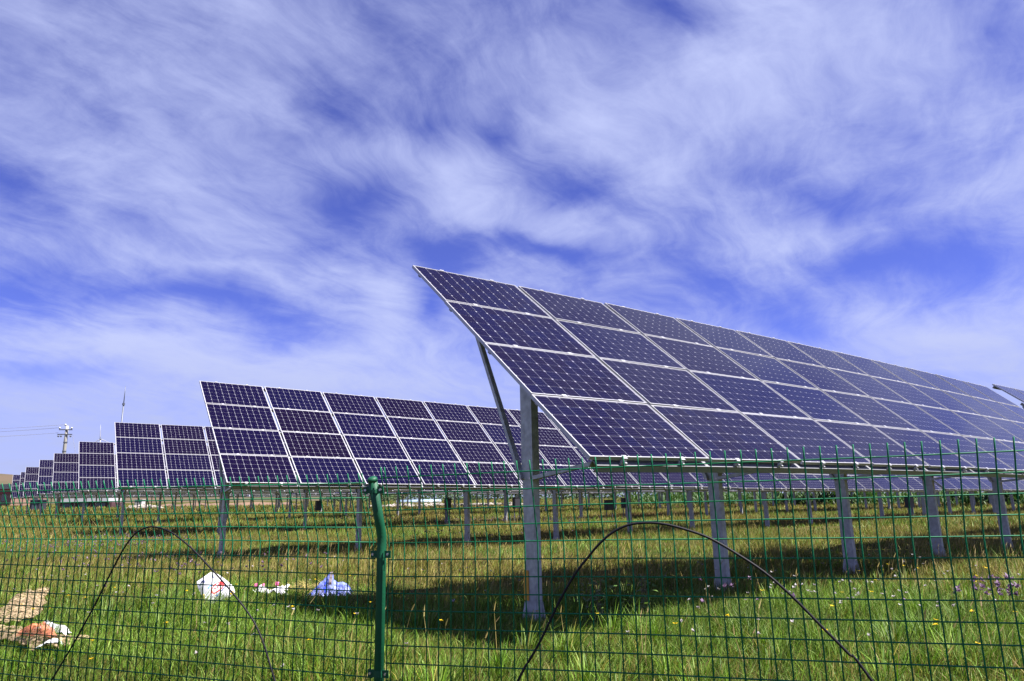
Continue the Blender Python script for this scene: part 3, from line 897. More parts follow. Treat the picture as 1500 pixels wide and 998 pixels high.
def blue_sack():
    O = Vector((-2.62, 10.45, .42))
    prof = [(-.30, .0), (-.25, .08), (-.17, .15), (-.09, .21), (.01, .31), (.045, .315), (.07, .20), (.14, .165), (.22, .17), (.31, .13), (.27, .02)]
    mb = MB(); nv = 9
    P = []
    for i in range(len(prof) - 1):
        for q in range(4):
            t = q / 4
            P.append((prof[i][0] * (1 - t) + prof[i + 1][0] * t, prof[i][1] * (1 - t) + prof[i + 1][1] * t))
    P.append(prof[-1])
    for side in (0, 1):
        b0 = len(mb.v)
        for i, (a, h) in enumerate(P):
            for j in range(nv + 1):
                t = j / nv
                x, z = a * (.85 + .25 * (1 - t)), h * t
                k = pnoise((x * 9, z * 9, side), 1, 3) * .05 + pnoise((x * 25, z * 25, side), 1, 6) * .022
                yy = (-.10 * (1 - t) - .03 + k * (1 - .6 * t)) if side == 0 else (.08 * (1 - t) + k * .5)
                if t == 1: yy = k * .3
                mb.v.append((O.x + x, O.y + yy, O.z + z + .012 * pnoise((a * 30, t * 4, 0), 1, 1)))
        for i in range(len(P) - 1):
            for j in range(nv):
                q = (b0 + i * (nv + 1) + j, b0 + i * (nv + 1) + j + 1, b0 + (i + 1) * (nv + 1) + j + 1, b0 + (i + 1) * (nv + 1) + j)
                mi = 0
                a = P[i][0]
                if 0 <= a < .05 and 3 < j < 9: mi = 2
                elif pnoise((a * 12, j * .5, 0), 1, 12) > .36: mi = 1
                mb.f.append(q if side else q[::-1]); mb.mi.append(mi)
    tag(link("sack", mb.mesh("sack", [M_BLUEF, M_BLUED, M_MUD], False)), "crumpled blue woven sack with a pointed top at the edge of the shadow", "sack")
blue_sack()

pb = crumple("bag", lambda u, v: Vector((-3.56 + .42 * u, 10.15 + .12 * v, .49 + .10 * v * (.5 + .9 * abs(u - .45)))), 24, 8, M_WHITE, .06, 8.0, .025,
             "small white plastic bag with pink spots, between the white and blue sacks", "bag", None, 3.3, tear=.3)
for (u, w) in ((.05, .045), (.30, .025), (.74, .045)):
    crumple("pink_print", lambda a, b, u=u, w=w: Vector((-3.56 + .42 * u + w * (a - .5), 10.11 + .03 * b, .60 + .02 * u + w * .9 * (b - .5))), 4, 4, M_PINK, .012, 20, .008, None, None, None, u * 9, parent=pb)

# ------------------------------------------------------------------ dark boxes on legs under the tables
def combiner_box(x, y, z, w, label):
    g = gz(x, y)
    root = empty("combiner_box", (x, y, g), label, "electrical box", "dark electrical boxes under the tables")
    rz = Matrix.Translation((x, y, 0)) @ Matrix.Rotation(A3, 4, 'Z')
    b = MB(); b.box((-w / 2, -.12, z - .28), (w / 2, .12, z + .28)); b.box((-w / 2 - .02, -.15, z + .281), (w / 2 + .02, .13, z + .30))
    link("body", b.mesh("body", M_BOX), root, rz)
    d = MB(); d.box((-w / 2 + .03, -.128, z - .25), (w / 2 - .03, -.1205, z + .25)); d.box((w / 2 - .09, -.145, z - .05), (w / 2 - .06, -.1285, z + .05))
    link("door", d.mesh("door", M_BOX), root, rz)
    for sx in (-1, 1):
        l = MB(); l.box((sx * w * .4 - .02, -.02, g - .2), (sx * w * .4 + .02, .02, z - .281))
        link("leg", l.mesh("leg", M_DKST), root, rz)
for x, y, z, w, lab in [(21.74, 40.3, 1.30, .55, "dark electrical box on legs, under the right part of the nearest table"),
                        (5.44, 42.3, 1.46, .55, "dark electrical box left of its close twin, behind the top of the right hoop"),
                        (6.46, 43.03, 1.56, .36, "narrower dark box standing just right of its twin behind the right hoop"),
                        (.09, 38.48, 1.67, .42, "dark electrical box just left of the nearest thick galvanised post"),
                        (-3.33, 36.03, 1.67, .26, "narrow dark electrical box between the green post and the nearest thick post"),
                        (-12.04, 44.54, 1.75, .30, "dark electrical box seen through the mesh left of the green fence post")]:
    combiner_box(x, y, z, w, lab)

# ------------------------------------------------------------------ far mast, power pole, turbine
def lightning_mast():
    x, y = -88.4, 160.0
    g = gz(x, y)
    root = empty("lightning_mast", (x, y, g), "tall slender tapering mast rising above the third row of tables", "mast")
    a = MB(); a.tube([(x, y, g - .5), (x, y, 12 + CZ), (x, y, 23.9 + CZ)], [.26, .21, .14], 10)
    link("shaft", a.mesh("shaft", M_DKST, True), root)
    c = MB(); c.tube([(x, y, 23.6 + CZ), (x, y, 24.1 + CZ)], .27, 10)
    link("collar", c.mesh("collar", M_DKST), root)
    b = MB(); b.tube([(x, y, 24.1 + CZ), (x, y, 28.0 + CZ)], [.10, .05], 8)
    link("rod", b.mesh("rod", M_DKST, True), root)
lightning_mast()

def power_pole():
    x, y = -45.9, 73.0
    g = gz(x, y)
    root = empty("power_pole", (x, y, g), "concrete power pole with two crossarms and insulators behind the left tables", "power pole")
    zt = 8.75 + CZ
    p = MB(); p.tube([(x + .04, y, g - .5), (x, y, zt - 1.5), (x, y, zt)], [.20, .155, .13], 12)
    link("shaft", p.mesh("shaft", M_CONC, True), root)
    dx = Vector((.97, .24, 0))
    for z, a, b in ((zt - .42, -.62, .60), (zt - .90, -.72, .62)):
        m = MB(); m.bar(Vector((x, y - .16, z)) + dx * a, Vector((x, y - .16, z)) + dx * b, .09, .10)
        arm = link("crossarm", m.mesh("crossarm", M_DKST), root)
        for t in ((-.58, .52) if z > zt - .6 else (-.62, -.38, .50)):
            i = MB(); c = Vector((x, y - .16, z + (.05 if z > zt - .6 else -.06))) + dx * t
            sg = 1 if z > zt - .6 else -1
            i.tube([tuple(c), tuple(c + Vector((0, 0, .06 * sg))), tuple(c + Vector((0, 0, .10 * sg))), tuple(c + Vector((0, 0, .17 * sg))), tuple(c + Vector((0, 0, .22 * sg)))], [.035, .04, .10, .085, .03], 8)
            link("insulator", i.mesh("insulator", M_PORC if sg > 0 else M_DKST, True), arm)
    i = MB(); i.tube([(x - .2, y, zt), (x - .2, y, zt + .10), (x - .2, y, zt + .2)], [.05, .13, .04], 8)
    link("insulator", i.mesh("insulator", M_PORC, True), root)
    for k in range(2):
        b = MB(); b.tube([(x, y, zt - 1.75 - .9 * k), (x, y, zt - 1.65 - .9 * k)], .19, 12)
        link("band", b.mesh("band", M_DKST), root)
    gy = MB(); e = Vector((x + 2.6, y + .3, gz(x + 2.6, y + .3)))
    s0 = Vector((x, y, zt - .95)) + dx * .6
    gy.tube([tuple(s0), tuple(e)], .012, 5)
    guy = link("guy_wire", gy.mesh("guy_wire", M_CABLE), root)
    q = s0.lerp(e, .26)
    i = MB(); ax = (e - s0).normalized()
    i.tube([tuple(q - ax * .13), tuple(q - ax * .05), tuple(q + ax * .05), tuple(q + ax * .13)], [.03, .14, .14, .03], 8)
    link("insulator", i.mesh("insulator", M_PORC, True), guy)
    for n, (z0, off, z1) in enumerate(((zt + .1, -.2, zt - .05), (zt - .2, -.62, zt - .5), (zt - .72, -.7, zt - .85))):
        pts = []
        for k in range(13):
            t = k / 12
            pts.append((x + off - 34 * t, y - .15 - 6 * t, z0 + (z1 - z0) * t - 1.6 * 4 * t * (1 - t) * .42))
        w = MB(); w.tube(pts, .016, 5)
        tag(link("power_line", w.mesh("power_line", M_CABLE)), ["topmost thin power line running left from the concrete pole", "middle thin power line running left from the upper crossarm", "lowest thin power line running left from the lower crossarm"][n], "power line", "power lines")
power_pole()

def wind_turbine():
    x, y, hz = -1044.0, 1800.0, 181.0 + CZ
    root = empty("wind_turbine", (x, y, 60), "tiny white wind turbine with three blades, far away above the fourth row of tables", "wind turbine")
    t = MB(); t.tube([(x, y, 20), (x, y, hz - 1.5)], [2.4, 1.4], 12)
    link("tower", t.mesh("tower", M_TURB, True), root)
    n = MB(); n.tube([(x + 1.5, y - 4, hz), (x + .8, y - 2, hz), (x - 1.5, y + 5, hz)], [1.0, 2.0, 1.6], 10)
    link("nacelle", n.mesh("nacelle", M_DKST, True), root)
    for a in (94, -24, 214):
        d = Vector((math.cos(math.radians(a)), .15 * math.cos(math.radians(a)), math.sin(math.radians(a))))
        if a == 214: d.x *= .8
        c = Vector((x + 1.2, y - 3.4, hz))
        b = MB(); b.tube([tuple(c), tuple(c + d * 6), tuple(c + d * 18), tuple(c + d * 36)], [.5, .9, .6, .15], 8)
        link("blade", b.mesh("blade", M_TURB, True), root)
wind_turbine()

# ------------------------------------------------------------------ far buildings and site clutter on the left
def low_building():
    x0, y0 = -119.5, 170.0
    g = gz(x0, y0)
    root = empty("low_building", (x0, y0, g), "low pinkish building with a dark red band at the far left edge", "building")
    rz = Matrix.Translation((x0, y0, 0)) @ Matrix.Rotation(-.35, 4, 'Z')
    w = MB(); w.box((-16, 0, g - 1), (2.2, 9, 6.2))
    wl = link("wall", w.mesh("wall", M_BRICK), root, rz)
    b = MB(); b.box((-16.1, -.12, 6.2), (2.3, 9.1, 7.4)); link("fascia", b.mesh("fascia", M_REDP), root, rz)
    r = MB(); r.box((-16.3, -.3, 7.4), (2.5, 9.3, 8.5)); link("roof", r.mesh("roof", M_ROOF), root, rz)
    for k in range(6):
        f = MB(); f.box((-15 + k * 2.8, -.06, g + 1.2), (-13.4 + k * 2.8, .02, g + 2.9)); wf = link("window", f.mesh("window", M_ROOF), root, rz)
        p = MB(); p.box((-14.9 + k * 2.8, -.09, g + 1.3), (-13.5 + k * 2.8, -.061, g + 2.8)); link("pane", p.mesh("pane", M_GLASS), wf, rz)
    c = MB(); c.box((.9, 1, 8.5), (1.9, 2.2, 9.4)); link("chimney", c.mesh("chimney", M_PORC), root, rz)
    q = MB(); q.box((-17, -4.5, g - .3), (3.5, -4.2, g + 1.0))
    tag(link("boundary_wall", q.mesh("boundary_wall", M_ROOF), None, rz), "low white wall in front of the pinkish building at the far left", "wall")
low_building()

def long_shed():
    x0, y0 = -75.5, 120.0
    g = gz(x0, y0)
    root = empty("long_shed", (x0, y0, g), "long low maroon shed with a white roof under the left tables", "shed")
    rz = Matrix.Translation((x0, y0, 0)) @ Matrix.Rotation(.08, 4, 'Z')
    w = MB(); w.box((0, 0, g - .5), (8.6, 4, 3.25)); link("wall", w.mesh("wall", M_MAROON), root, rz)
    r = MB(); r.box((-.3, -.4, 3.25), (8.2, 4.3, 3.95)); link("roof", r.mesh("roof", M_PORC), root, rz)
    for k in range(3):
        d = MB(); d.box((.8 + 2.7 * k, -.05, g), (2.2 + 2.7 * k, .02, g + .8)); link("door", d.mesh("door", M_DKST), root, rz)
    x1, y1 = -63.3, 95.0
    g = gz(x1, y1)
    root = empty("dark_shed", (x1, y1, g), "small tall dark shed under the leftmost far tables", "shed")
    w = MB(); w.box((x1 - .1, y1, g - .4), (x1 + 1.2, y1 + 1.4, 3.3)); link("wall", w.mesh("wall", M_BOX), root)
    r = MB(); r.bar((x1 - .25, y1 + .7, 3.36), (x1 + 1.35, y1 + .7, 3.36), 1.7, .1); link("roof", r.mesh("roof", M_DKST), root)
    d = MB(); d.box((x1 + .2, y1 - .04, g), (x1 + .9, y1 + .01, g + 1.6)); link("door", d.mesh("door", M_DKST), root)
long_shed()

def kiosk():
    x, y = -57.0, 110.0
    g = gz(x, y)
    root = empty("transformer_kiosk", (x, y, g), "small white kiosk standing beside a pale rubble heap", "kiosk")
    b = MB(); b.box((x - .55, y, g - .2), (x + .55, y + 1, 3.35)); link("body", b.mesh("body", M_PORC), root)
    r = MB(); r.box((x - .65, y - .1, 3.35), (x + .65, y + 1.1, 3.45)); link("roof", r.mesh("roof", M_ROOF), root)
    for s in (-1, 1):
        d = MB(); d.box((x + s * .26 - .22, y - .03, g + .2), (x + s * .26 + .22, y + .002, g + 1.0)); link("door", d.mesh("door", M_ROOF), root)
    mb = MB()
    for k in range(160):
        a, rr = rnd.uniform(0, 6.28), rnd.random() ** .6
        px, py = -53.6 + 2.6 * rr * math.cos(a), 105 + 1.6 * rr * math.sin(a)
        s = rnd.uniform(.10, .28); z = gz(px, py) + (1 - rr) * .45 + .05
        R = Matrix.Rotation(rnd.uniform(0, 3), 3, Vector((rnd.random(), rnd.random(), rnd.random() + .1)).normalized())
        mb.quadbox((px, py, z), R @ Vector((s, 0, 0)), R @ Vector((0, s * .7, 0)), R @ Vector((0, 0, s * .55)))
    kind(tag(link("rubble", mb.mesh("rubble", M_RUBBLE)), "pale rubble heap beside the white kiosk", "rubble"), 'stuff')
    mb = MB()
    for k in range(420):
        px, py = rnd.uniform(-19, 1), rnd.uniform(92, 118)
        s = rnd.uniform(.08, .30); z = gz(px, py) + .03
        R = Matrix.Rotation(rnd.uniform(0, 3), 3, Vector((rnd.random(), rnd.random(), rnd.random() + .1)).normalized())
        mb.quadbox((px, py, z), R @ Vector((s, 0, 0)), R @ Vector((0, s * .7, 0)), R @ Vector((0, 0, s * .55)))
    kind(tag(link("rubble", mb.mesh("rubble", M_RUBBLE)), "scattered pale stones far beyond the green fence post", "rubble"), 'stuff')
kiosk()

def earth_bank():
    mb = MB(); n = 40
    for i in range(n + 1):
        for j in range(7):
            t, v = i / n, j / 6
            x = -66 + 26 * t; y = 130 + 6 * t + 5 * v
            h = math.sin(math.pi * v) * (.55 + .35 * noise.noise(Vector((t * 9, v * 2, 0)))) * min(1, t * 8, (1 - t) * 8)
            mb.v.append((x, y, gz(x, y) - .12 + h * 1.1))
    for i in range(n):
        for j in range(6):
            mb.f.append((i * 7 + j, (i + 1) * 7 + j, (i + 1) * 7 + j + 1, i * 7 + j + 1)); mb.mi.append(0)
    kind(link("earth_bank", mb.mesh("earth_bank", M_EARTH, True)), 'structure')
earth_bank()

def greenhouse():
    x0, x1, y = -24.5, -15.6, 150.0
    g = gz(x0, y)
    root = empty("greenhouse", (x0, y, g), "low pale blue film greenhouse far beyond the green fence post", "greenhouse")
    mb = MB(); n = 10
    for k in range(n + 1):
        a = math.pi * k / n
        for x in (x0, x1): mb.v.append((x, y + 2.2 - 2.2 * math.cos(a), g + .25 + .42 * math.sin(a)))
    for k in range(n):
        mb.f.append((2 * k, 2 * k + 1, 2 * k + 3, 2 * k + 2)); mb.mi.append(0)
    mb.f.append(tuple(2 * k for k in range(n + 1))); mb.mi.append(0); mb.f.append(tuple(2 * k + 1 for k in reversed(range(n + 1)))); mb.mi.append(0)
    link("cover", mb.mesh("cover", M_HOUSE, True), root)
    b = MB(); b.box((x0, y - .05, g - .3), (x1, y + 4.45, g + .25)); link("base", b.mesh("base", M_ROOF), root)
    for k in range(5):
        x = x0 + (x1 - x0) * k / 4
        h = MB(); h.tube([(x, y + 2.2 - 2.24 * math.cos(math.pi * q / 10), g + .25 + .45 * math.sin(math.pi * q / 10)) for q in range(11)], .04, 5)
        link("hoop", h.mesh("hoop", M_DKST), root)
greenhouse()

# ------------------------------------------------------------------ foliage
def leaf_mesh(name, P, D, Wd, col, mat, segs=2, bend=None):
    """many blades: base points P, growth vectors D, side vectors Wd, colours col; bend adds to the tip"""
    n = len(P)
    if bend is None: bend = np.zeros_like(D)
    if segs == 2:
        v = np.stack([P - Wd, P + Wd, P + D * .55 + bend * .25 - Wd * .75, P + D * .55 + bend * .25 + Wd * .75, P + D + bend], 1).reshape(-1, 3)
        k = 5
        base = (np.arange(n) * k)[:, None]
        tri = np.concatenate([base + np.array([[0, 1, 3]]), base + np.array([[0, 3, 2]]), base + np.array([[2, 3, 4]])], 1).reshape(-1, 3)
    else:
        v = np.stack([P - Wd, P + Wd, P + D + bend], 1).reshape(-1, 3)
        k = 3
        tri = (np.arange(n) * k)[:, None] + np.array([[0, 1, 2]])
    me = bpy.data.meshes.new(name)
    me.vertices.add(len(v)); me.vertices.foreach_set('co', v.astype(np.float32).ravel())
    nt_ = len(tri)
    me.loops.add(nt_ * 3); me.loops.foreach_set('vertex_index', tri.astype(np.int32).ravel())
    me.polygons.add(nt_)
    me.polygons.foreach_set('loop_start', np.arange(0, nt_ * 3, 3, dtype=np.int32))
    me.update(calc_edges=True)
    ca = me.color_attributes.new('col', 'FLOAT_COLOR', 'POINT')
    c4 = np.concatenate([col, np.ones((n, 1))], 1)
    ca.data.foreach_set('color', np.repeat(c4, k, axis=0).astype(np.float32).ravel())
    me.materials.append(mat)
    return me

def vnoise(x, y, scale, seed):
    """smooth value noise"""
    r = np.random.default_rng(seed); tab = r.random((256, 256))
    X, Y = x * scale + 1000, y * scale + 1000
    xi, yi = np.floor(X).astype(int), np.floor(Y).astype(int)
    fx, fy = X - xi, Y - yi
    fx, fy = fx * fx * (3 - 2 * fx), fy * fy * (3 - 2 * fy)
    g = lambda a, b: tab[a % 256, b % 256]
    return (g(xi, yi) * (1 - fx) + g(xi + 1, yi) * fx) * (1 - fy) + (g(xi, yi + 1) * (1 - fx) + g(xi + 1, yi + 1) * fx) * fy

C_LUSH = np.array([[.075, .165, .006], [.12, .22, .012], [.045, .105, .005], [.17, .25, .045], [.10, .16, .02]]) * .92
C_OLIVE = np.array([[.20, .19, .022], [.26, .23, .035], [.14, .165, .018], [.22, .165, .04]]) * .72
C_STRAW = np.array([[.44, .36, .13], [.36, .28, .09], [.30, .22, .09]]) * .74

def dryness(x, y):
    r = np.hypot(x, y)
    w = -(x + 1.27) * .617 + (y - 8.61) * .787
    d = .06 + .70 * np.clip((r - 8.5) / 3.5, 0, 1)
    d = d + 1.0 * (vnoise(x, y, .28, 1) - .5) + .5 * (vnoise(x, y, .9, 2) - .5)
    # damp green strip along the drip line of the second row
    d = d - .75 * np.exp(-((w - 7.2) / 1.0) ** 2) * np.clip(vnoise(x, y, .2, 5) * 1.6, 0, 1) * (x > -3)
    d = d - .45 * np.clip((-x - 2.5) / 3, 0, 1) * np.clip((18 - r) / 6, 0, 1)
    return np.clip(d, 0, 1)

LITTER = [(-3.68, 9.05, .17), (-2.62, 10.4, .22), (-3.35, 10.2, .18), (-4.55, 7.15, .2), (-4.9, 7.4, .2), (-4.7, 7.75, .12), (-6.0, 9.0, .12), (-6.6, 10.2, .12)]

def scatter(r0, r1, dens, a=.80):
    n = int(dens * a * (r1 * r1 - r0 * r0))
    r = np.sqrt(npr.uniform(r0 * r0, r1 * r1, n)); t = npr.uniform(-a, a, n)
    x, y = r * np.sin(t), r * np.cos(t)
    keep = np.ones(n, bool)
    for lx, ly, lr in LITTER:
        keep &= np.hypot(x - lx, y - ly) > lr
    return x[keep], y[keep]

def grass_band(r0, r1, dens, h0, h1, w0, w1, segs, clump=.6):
    x, y = scatter(r0, r1, dens)
    c = vnoise(x, y, 3.0, 8) * .6 + vnoise(x, y, 8.0, 9) * .4
    keep = npr.random(len(x)) < (1 - clump) + clump * 2 * np.clip(c - .2, 0, 1)
    x, y = x[keep], y[keep]
    n = len(x)
    dry = dryness(x, y)
    z = gz_np(x, y)
    big = vnoise(x, y, .55, 3); mid_ = vnoise(x, y, 2.4, 4)
    h = (h0 + (h1 - h0) * npr.random(n)) * (.35 + 1.0 * big) * (.6 + .8 * mid_)
    a = npr.uniform(0, 2 * np.pi, n)
    lean = np.abs(npr.normal(.22, .2, n)) * h
    wind = np.array([.22, -.03])
    D = np.stack([np.cos(a) * lean + wind[0] * h * npr.random(n), np.sin(a) * lean + wind[1] * h, h], 1)
    kindr = npr.random(n)
    straw = kindr < (.03 + .24 * dry)
    olive = (~straw) & (kindr < (.03 + .24 * dry + .06 + .54 * dry))
    lush = ~(straw | olive)
    col = np.empty((n, 3))
    for m, T in ((straw, C_STRAW), (olive, C_OLIVE), (lush, C_LUSH)):
        k = m.sum(); col[m] = T[npr.integers(0, len(T), k)]
    col *= npr.uniform(.75, 1.3, (n, 1)) * (.8 + .45 * vnoise(x, y, 1.3, 6))[:, None]
    wrow = -(x + 1.27) * .617 + (y - 8.61) * .787
    red = np.clip(np.sin(wrow * .5236 + 1.0) * 1.4 - .3, 0, 1) * np.clip((np.hypot(x, y) - 20) / 12, 0, 1) * np.clip(vnoise(x, y, .12, 51) * 1.6 - .2, 0, 1)
    col = col * (1 - .75 * red[:, None]) + np.array([.17, .085, .04]) * .75 * red[:, None]
    wv = npr.uniform(w0, w1, n) * np.where(straw, .6, 1.0)
    D[straw] *= 1.12
    bend = np.stack([np.cos(a) * h * .42, np.sin(a) * h * .42, -h * .28], 1) * npr.random((n, 1)) * np.where(straw, .4, 1.3)[:, None]
    a2 = npr.uniform(0, 2 * np.pi, n)
    Wd = np.stack([np.cos(a2), np.sin(a2), np.zeros(n)], 1) * wv[:, None] * .5
    P = np.stack([x, y, z - .02], 1)
    return P, D, Wd, col, bend, segs

def seed_stalks(n, r0, r1):
    x, y = scatter(r0, r1, n)
    k = npr.random(len(x)) < np.clip(dryness(x, y) * 1.1 + .08, 0, 1) * np.clip(vnoise(x, y, .8, 41) * 1.8 - .3, 0, 1)
    x, y = x[k], y[k]; n = len(x); z = gz_np(x, y)
    h = npr.uniform(.22, .46, n); a = npr.uniform(0, 6.283, n); l = npr.uniform(.05, .5, n) * h
    D = np.stack([np.cos(a) * l + .12 * h, np.sin(a) * l, h], 1)
    P = np.stack([x, y, z], 1); Wd = np.stack([-np.sin(a), np.cos(a), 0 * a], 1) * .0028
    c = C_STRAW[npr.integers(0, 3, n)] * npr.uniform(.8, 1.35, (n, 1))
    P2, D2 = P + D * .84, D * .22 + np.stack([.02 + 0 * a, 0 * a, -.01 + 0 * a], 1)
    return (np.concatenate([P, P2]), np.concatenate([D, D2]), np.concatenate([Wd, Wd * 1.9]), np.concatenate([c, c * .9]), np.zeros((2 * n, 3)), 2)

def tussocks(n, r0, r1):
    cx, cy = scatter(r0, r1, n)
    m = len(cx); per = 46
    x = np.repeat(cx, per) + npr.normal(0, .05, m * per); y = np.repeat(cy, per) + npr.normal(0, .05, m * per)
    hh = np.repeat(npr.uniform(.18, .38, m), per) * npr.uniform(.6, 1.1, m * per)
    a = np.arctan2(y - np.repeat(cy, per), x - np.repeat(cx, per)) + npr.normal(0, .4, m * per)
    l = npr.uniform(.1, .6, m * per) * hh
    D = np.stack([np.cos(a) * l + .15 * hh, np.sin(a) * l, hh], 1)
    bend = np.stack([np.cos(a) * hh * .4, np.sin(a) * hh * .4, -hh * .3], 1) * npr.random((m * per, 1))
    Wd = np.stack([-np.sin(a), np.cos(a), 0 * a], 1) * .0042
    dr = dryness(x, y)
    pal = np.where((npr.random(m * per) < dr * .8)[:, None], C_OLIVE[npr.integers(0, 4, m * per)], C_LUSH[npr.integers(0, 5, m * per)])
    c = pal * np.repeat(npr.uniform(.7, 1.35, (m, 1)), per, axis=0) * npr.uniform(.8, 1.2, (m * per, 1))
    return np.stack([x, y, gz_np(x, y) - .02], 1), D, Wd, c, bend, 2

def build_grass():
    near = [grass_band(4.2, 9.5, 3000, .08, .25, .0045, .0085, 2), grass_band(9.5, 15.5, 1100, .11, .26, .007, .0125, 2), seed_stalks(40, 5.2, 16), tussocks(2.4, 4.6, 15)]
    far = [grass_band(15.5, 30, 300, .12, .30, .012, .022, 1), grass_band(30, 62, 70, .16, .34, .026, .046, 1), grass_band(62, 125, 12, .2, .4, .07, .12, 1), grass_band(125, 210, 2.2, .25, .45, .16, .28, 1)]
    for nm, bands in (("meadow_grass", near), ("far_meadow_grass", far)):
        P, D, Wd, col, bend = (np.concatenate([b[i] for b in bands]) for i in range(5))
        o = link(nm, leaf_mesh(nm, P, D, Wd, col, M_LEAF, bands[0][5], bend))
        kind(tag(o, "green and straw coloured meadow grass behind the fence" if nm[0] == 'm' else "dry olive meadow grass among the rows of tables", "grass"), 'stuff')
build_grass()

def stems_and_heads(name, pts, hrange, headr, headcols, label, cat, petals=6, up=.3, stem_col=(.10, .13, .03)):
    """flowers: a thin stem and a little rosette of petals each"""
    x, y = pts
    n = len(x); z = gz_np(x, y)
    h = npr.uniform(*hrange, n)
    a = npr.uniform(0, 6.283, n)
    tip = np.stack([np.cos(a) * .15 * h + .1 * h, np.sin(a) * .15 * h, h], 1)
    P = np.stack([x, y, z], 1)
    Ps, Ds, Ws, Cs = [P], [tip], [np.stack([np.cos(a + 1.57), np.sin(a + 1.57), 0 * a], 1) * .0022], [np.tile(stem_col, (n, 1))]
    for k in range(petals):
        b = a + 6.283 * k / petals + npr.uniform(-.3, .3, n)
        r = headr * npr.uniform(.7, 1.25, n)
        lift = npr.uniform(-.3, 1.0, n) * up * 2
        Ps.append(P + tip * .99); Ds.append(np.stack([np.cos(b) * r, np.sin(b) * r, r * lift], 1))
        Ws.append(np.stack([-np.sin(b) * r * .42, np.cos(b) * r * .42, 0 * b], 1))
        Cs.append(np.array(headcols)[npr.integers(0, len(headcols), n)] * npr.uniform(.8, 1.15, (n, 1)))
    me = leaf_mesh(name, np.concatenate(Ps), np.concatenate(Ds), np.concatenate(Ws), np.concatenate(Cs), M_PETAL, 2)
    kind(tag(link(name, me), label, cat), 'stuff')

def patch(cx, cy, sx, sy, n):
    return npr.normal(cx, sx, n), npr.normal(cy, sy, n)
def join_patches(*ps):
    return np.concatenate([p[0] for p in ps]), np.concatenate([p[1] for p in ps])

x, y = scatter(5.3, 12.5, 1.3)
stems_and_heads("yellow_flowers", (x, y), (.20, .36), .022, [(.55, .42, .005), (.55, .36, .005)], "scattered yellow dandelion flowers in the near grass", "flowers", 8, .25)
x, y = scatter(5.3, 13, 1.6)
px, py = patch(3.1, 7.3, .55, .35, 40)
stems_and_heads("white_flowers", join_patches((x, y), (px, py)), (.22, .38), .018, [(.36, .34, .35), (.31, .27, .29)], "white seed heads and small white flowers in the near grass", "flowers", 9, .5)
stems_and_heads("purple_flowers", join_patches(patch(4.5, 7.15, .18, .12, 45), patch(-11.9, 20.6, 1.5, 1.2, 320), patch(-7.6, 14.0, 1.6, .9, 70), patch(-4.5, 11.2, .9, .9, 40), patch(-5.5, 36, 2.6, .7, 500), patch(1.2, 34.5, 1.6, .6, 160), patch(2.2, 7.2, .5, .3, 8), patch(-1.5, 23.5, 1.6, .5, 120)),
                (.24, .42), .028, [(.13, .075, .15), (.17, .10, .18), (.10, .055, .12)], "clumps of purple wild flowers in the meadow", "flowers", 7, .7)
hx, hy = patch(-3.02, 10.6, .22, .28, 260)
def hay():
    n = len(hx); z = gz_np(hx, hy); a = npr.uniform(0, 6.283, n); h = npr.uniform(.12, .3, n)
    D = np.stack([np.cos(a) * .28, np.sin(a) * .20, h * .6 * np.exp(-((hx + 3.02) / .3) ** 2)], 1)
    P = np.stack([hx, hy, z + .12 * npr.random(n)], 1)
    W_ = np.stack([-np.sin(a), np.cos(a), 0 * a], 1) * .004
    c = C_STRAW[npr.integers(0, 3, n)] * npr.uniform(1.0, 1.5, (n, 1))
    kind(tag(link("hay", leaf_mesh("hay", P, D, W_, c, M_LEAF, 2, np.stack([0 * a, 0 * a, -h * .3], 1))), "small heap of dry yellow hay behind the blue sack", "hay"), 'stuff')
hay()

def weed(name, cx, cy, r, n, h, label, cat, cols):
    x, y = npr.normal(cx, r, n), npr.normal(cy, r, n)
    z = gz_np(x, y) + npr.random(n) * h
    a = npr.uniform(0, 6.283, n); L = npr.uniform(.03, .075, n)
    D = np.stack([np.cos(a) * L, np.sin(a) * L, L * npr.uniform(-.2, .8, n)], 1)
    W_ = np.stack([-np.sin(a), np.cos(a), 0 * a], 1) * (L * .33)[:, None]
    c = np.array(cols)[npr.integers(0, len(cols), n)] * npr.uniform(.8, 1.2, (n, 1))
    root = empty(name, (cx, cy, gz(cx, cy)), label, cat)
    kind(link('leaves', leaf_mesh('leaves', np.stack([x, y, z], 1), D, W_, c, M_LEAF, 2, np.stack([0 * a, 0 * a, -L * .3], 1)), root), 'stuff')
    st = MB()
    for k in range(6):
        sx, sy = cx + rnd.uniform(-r, r), cy + rnd.uniform(-r, r)
        st.tube([(sx, sy, gz(sx, sy) - .02), (sx + rnd.uniform(-.04, .04), sy, gz(sx, sy) + h)], .003, 5)
    link("stems", st.mesh("stems", M_BARK), root)
G_ = [(.06, .12, .02), (.09, .16, .03)]
weed("leafy_weed", .78, 7.6, .10, 90, .42, "leafy green weed in the shade right of the nearest thick post", "weed", G_)
weed("leafy_weed", 1.28, 7.75, .09, 80, .46, "leafy green weed in the shade farther right of the nearest thick post", "weed", G_)
weed("leafy_weed", -5.9, 18.3, .16, 130, .75, "bright yellow green weed in the shade band under the second row", "weed", [(.16, .22, .02), (.13, .20, .02)])
weed("flowering_bush", -62.5, 91.0, .75, 260, 1.1, "yellow flowering bush near the leftmost far tables", "bush", [(.30, .28, .02), (.16, .19, .03)])

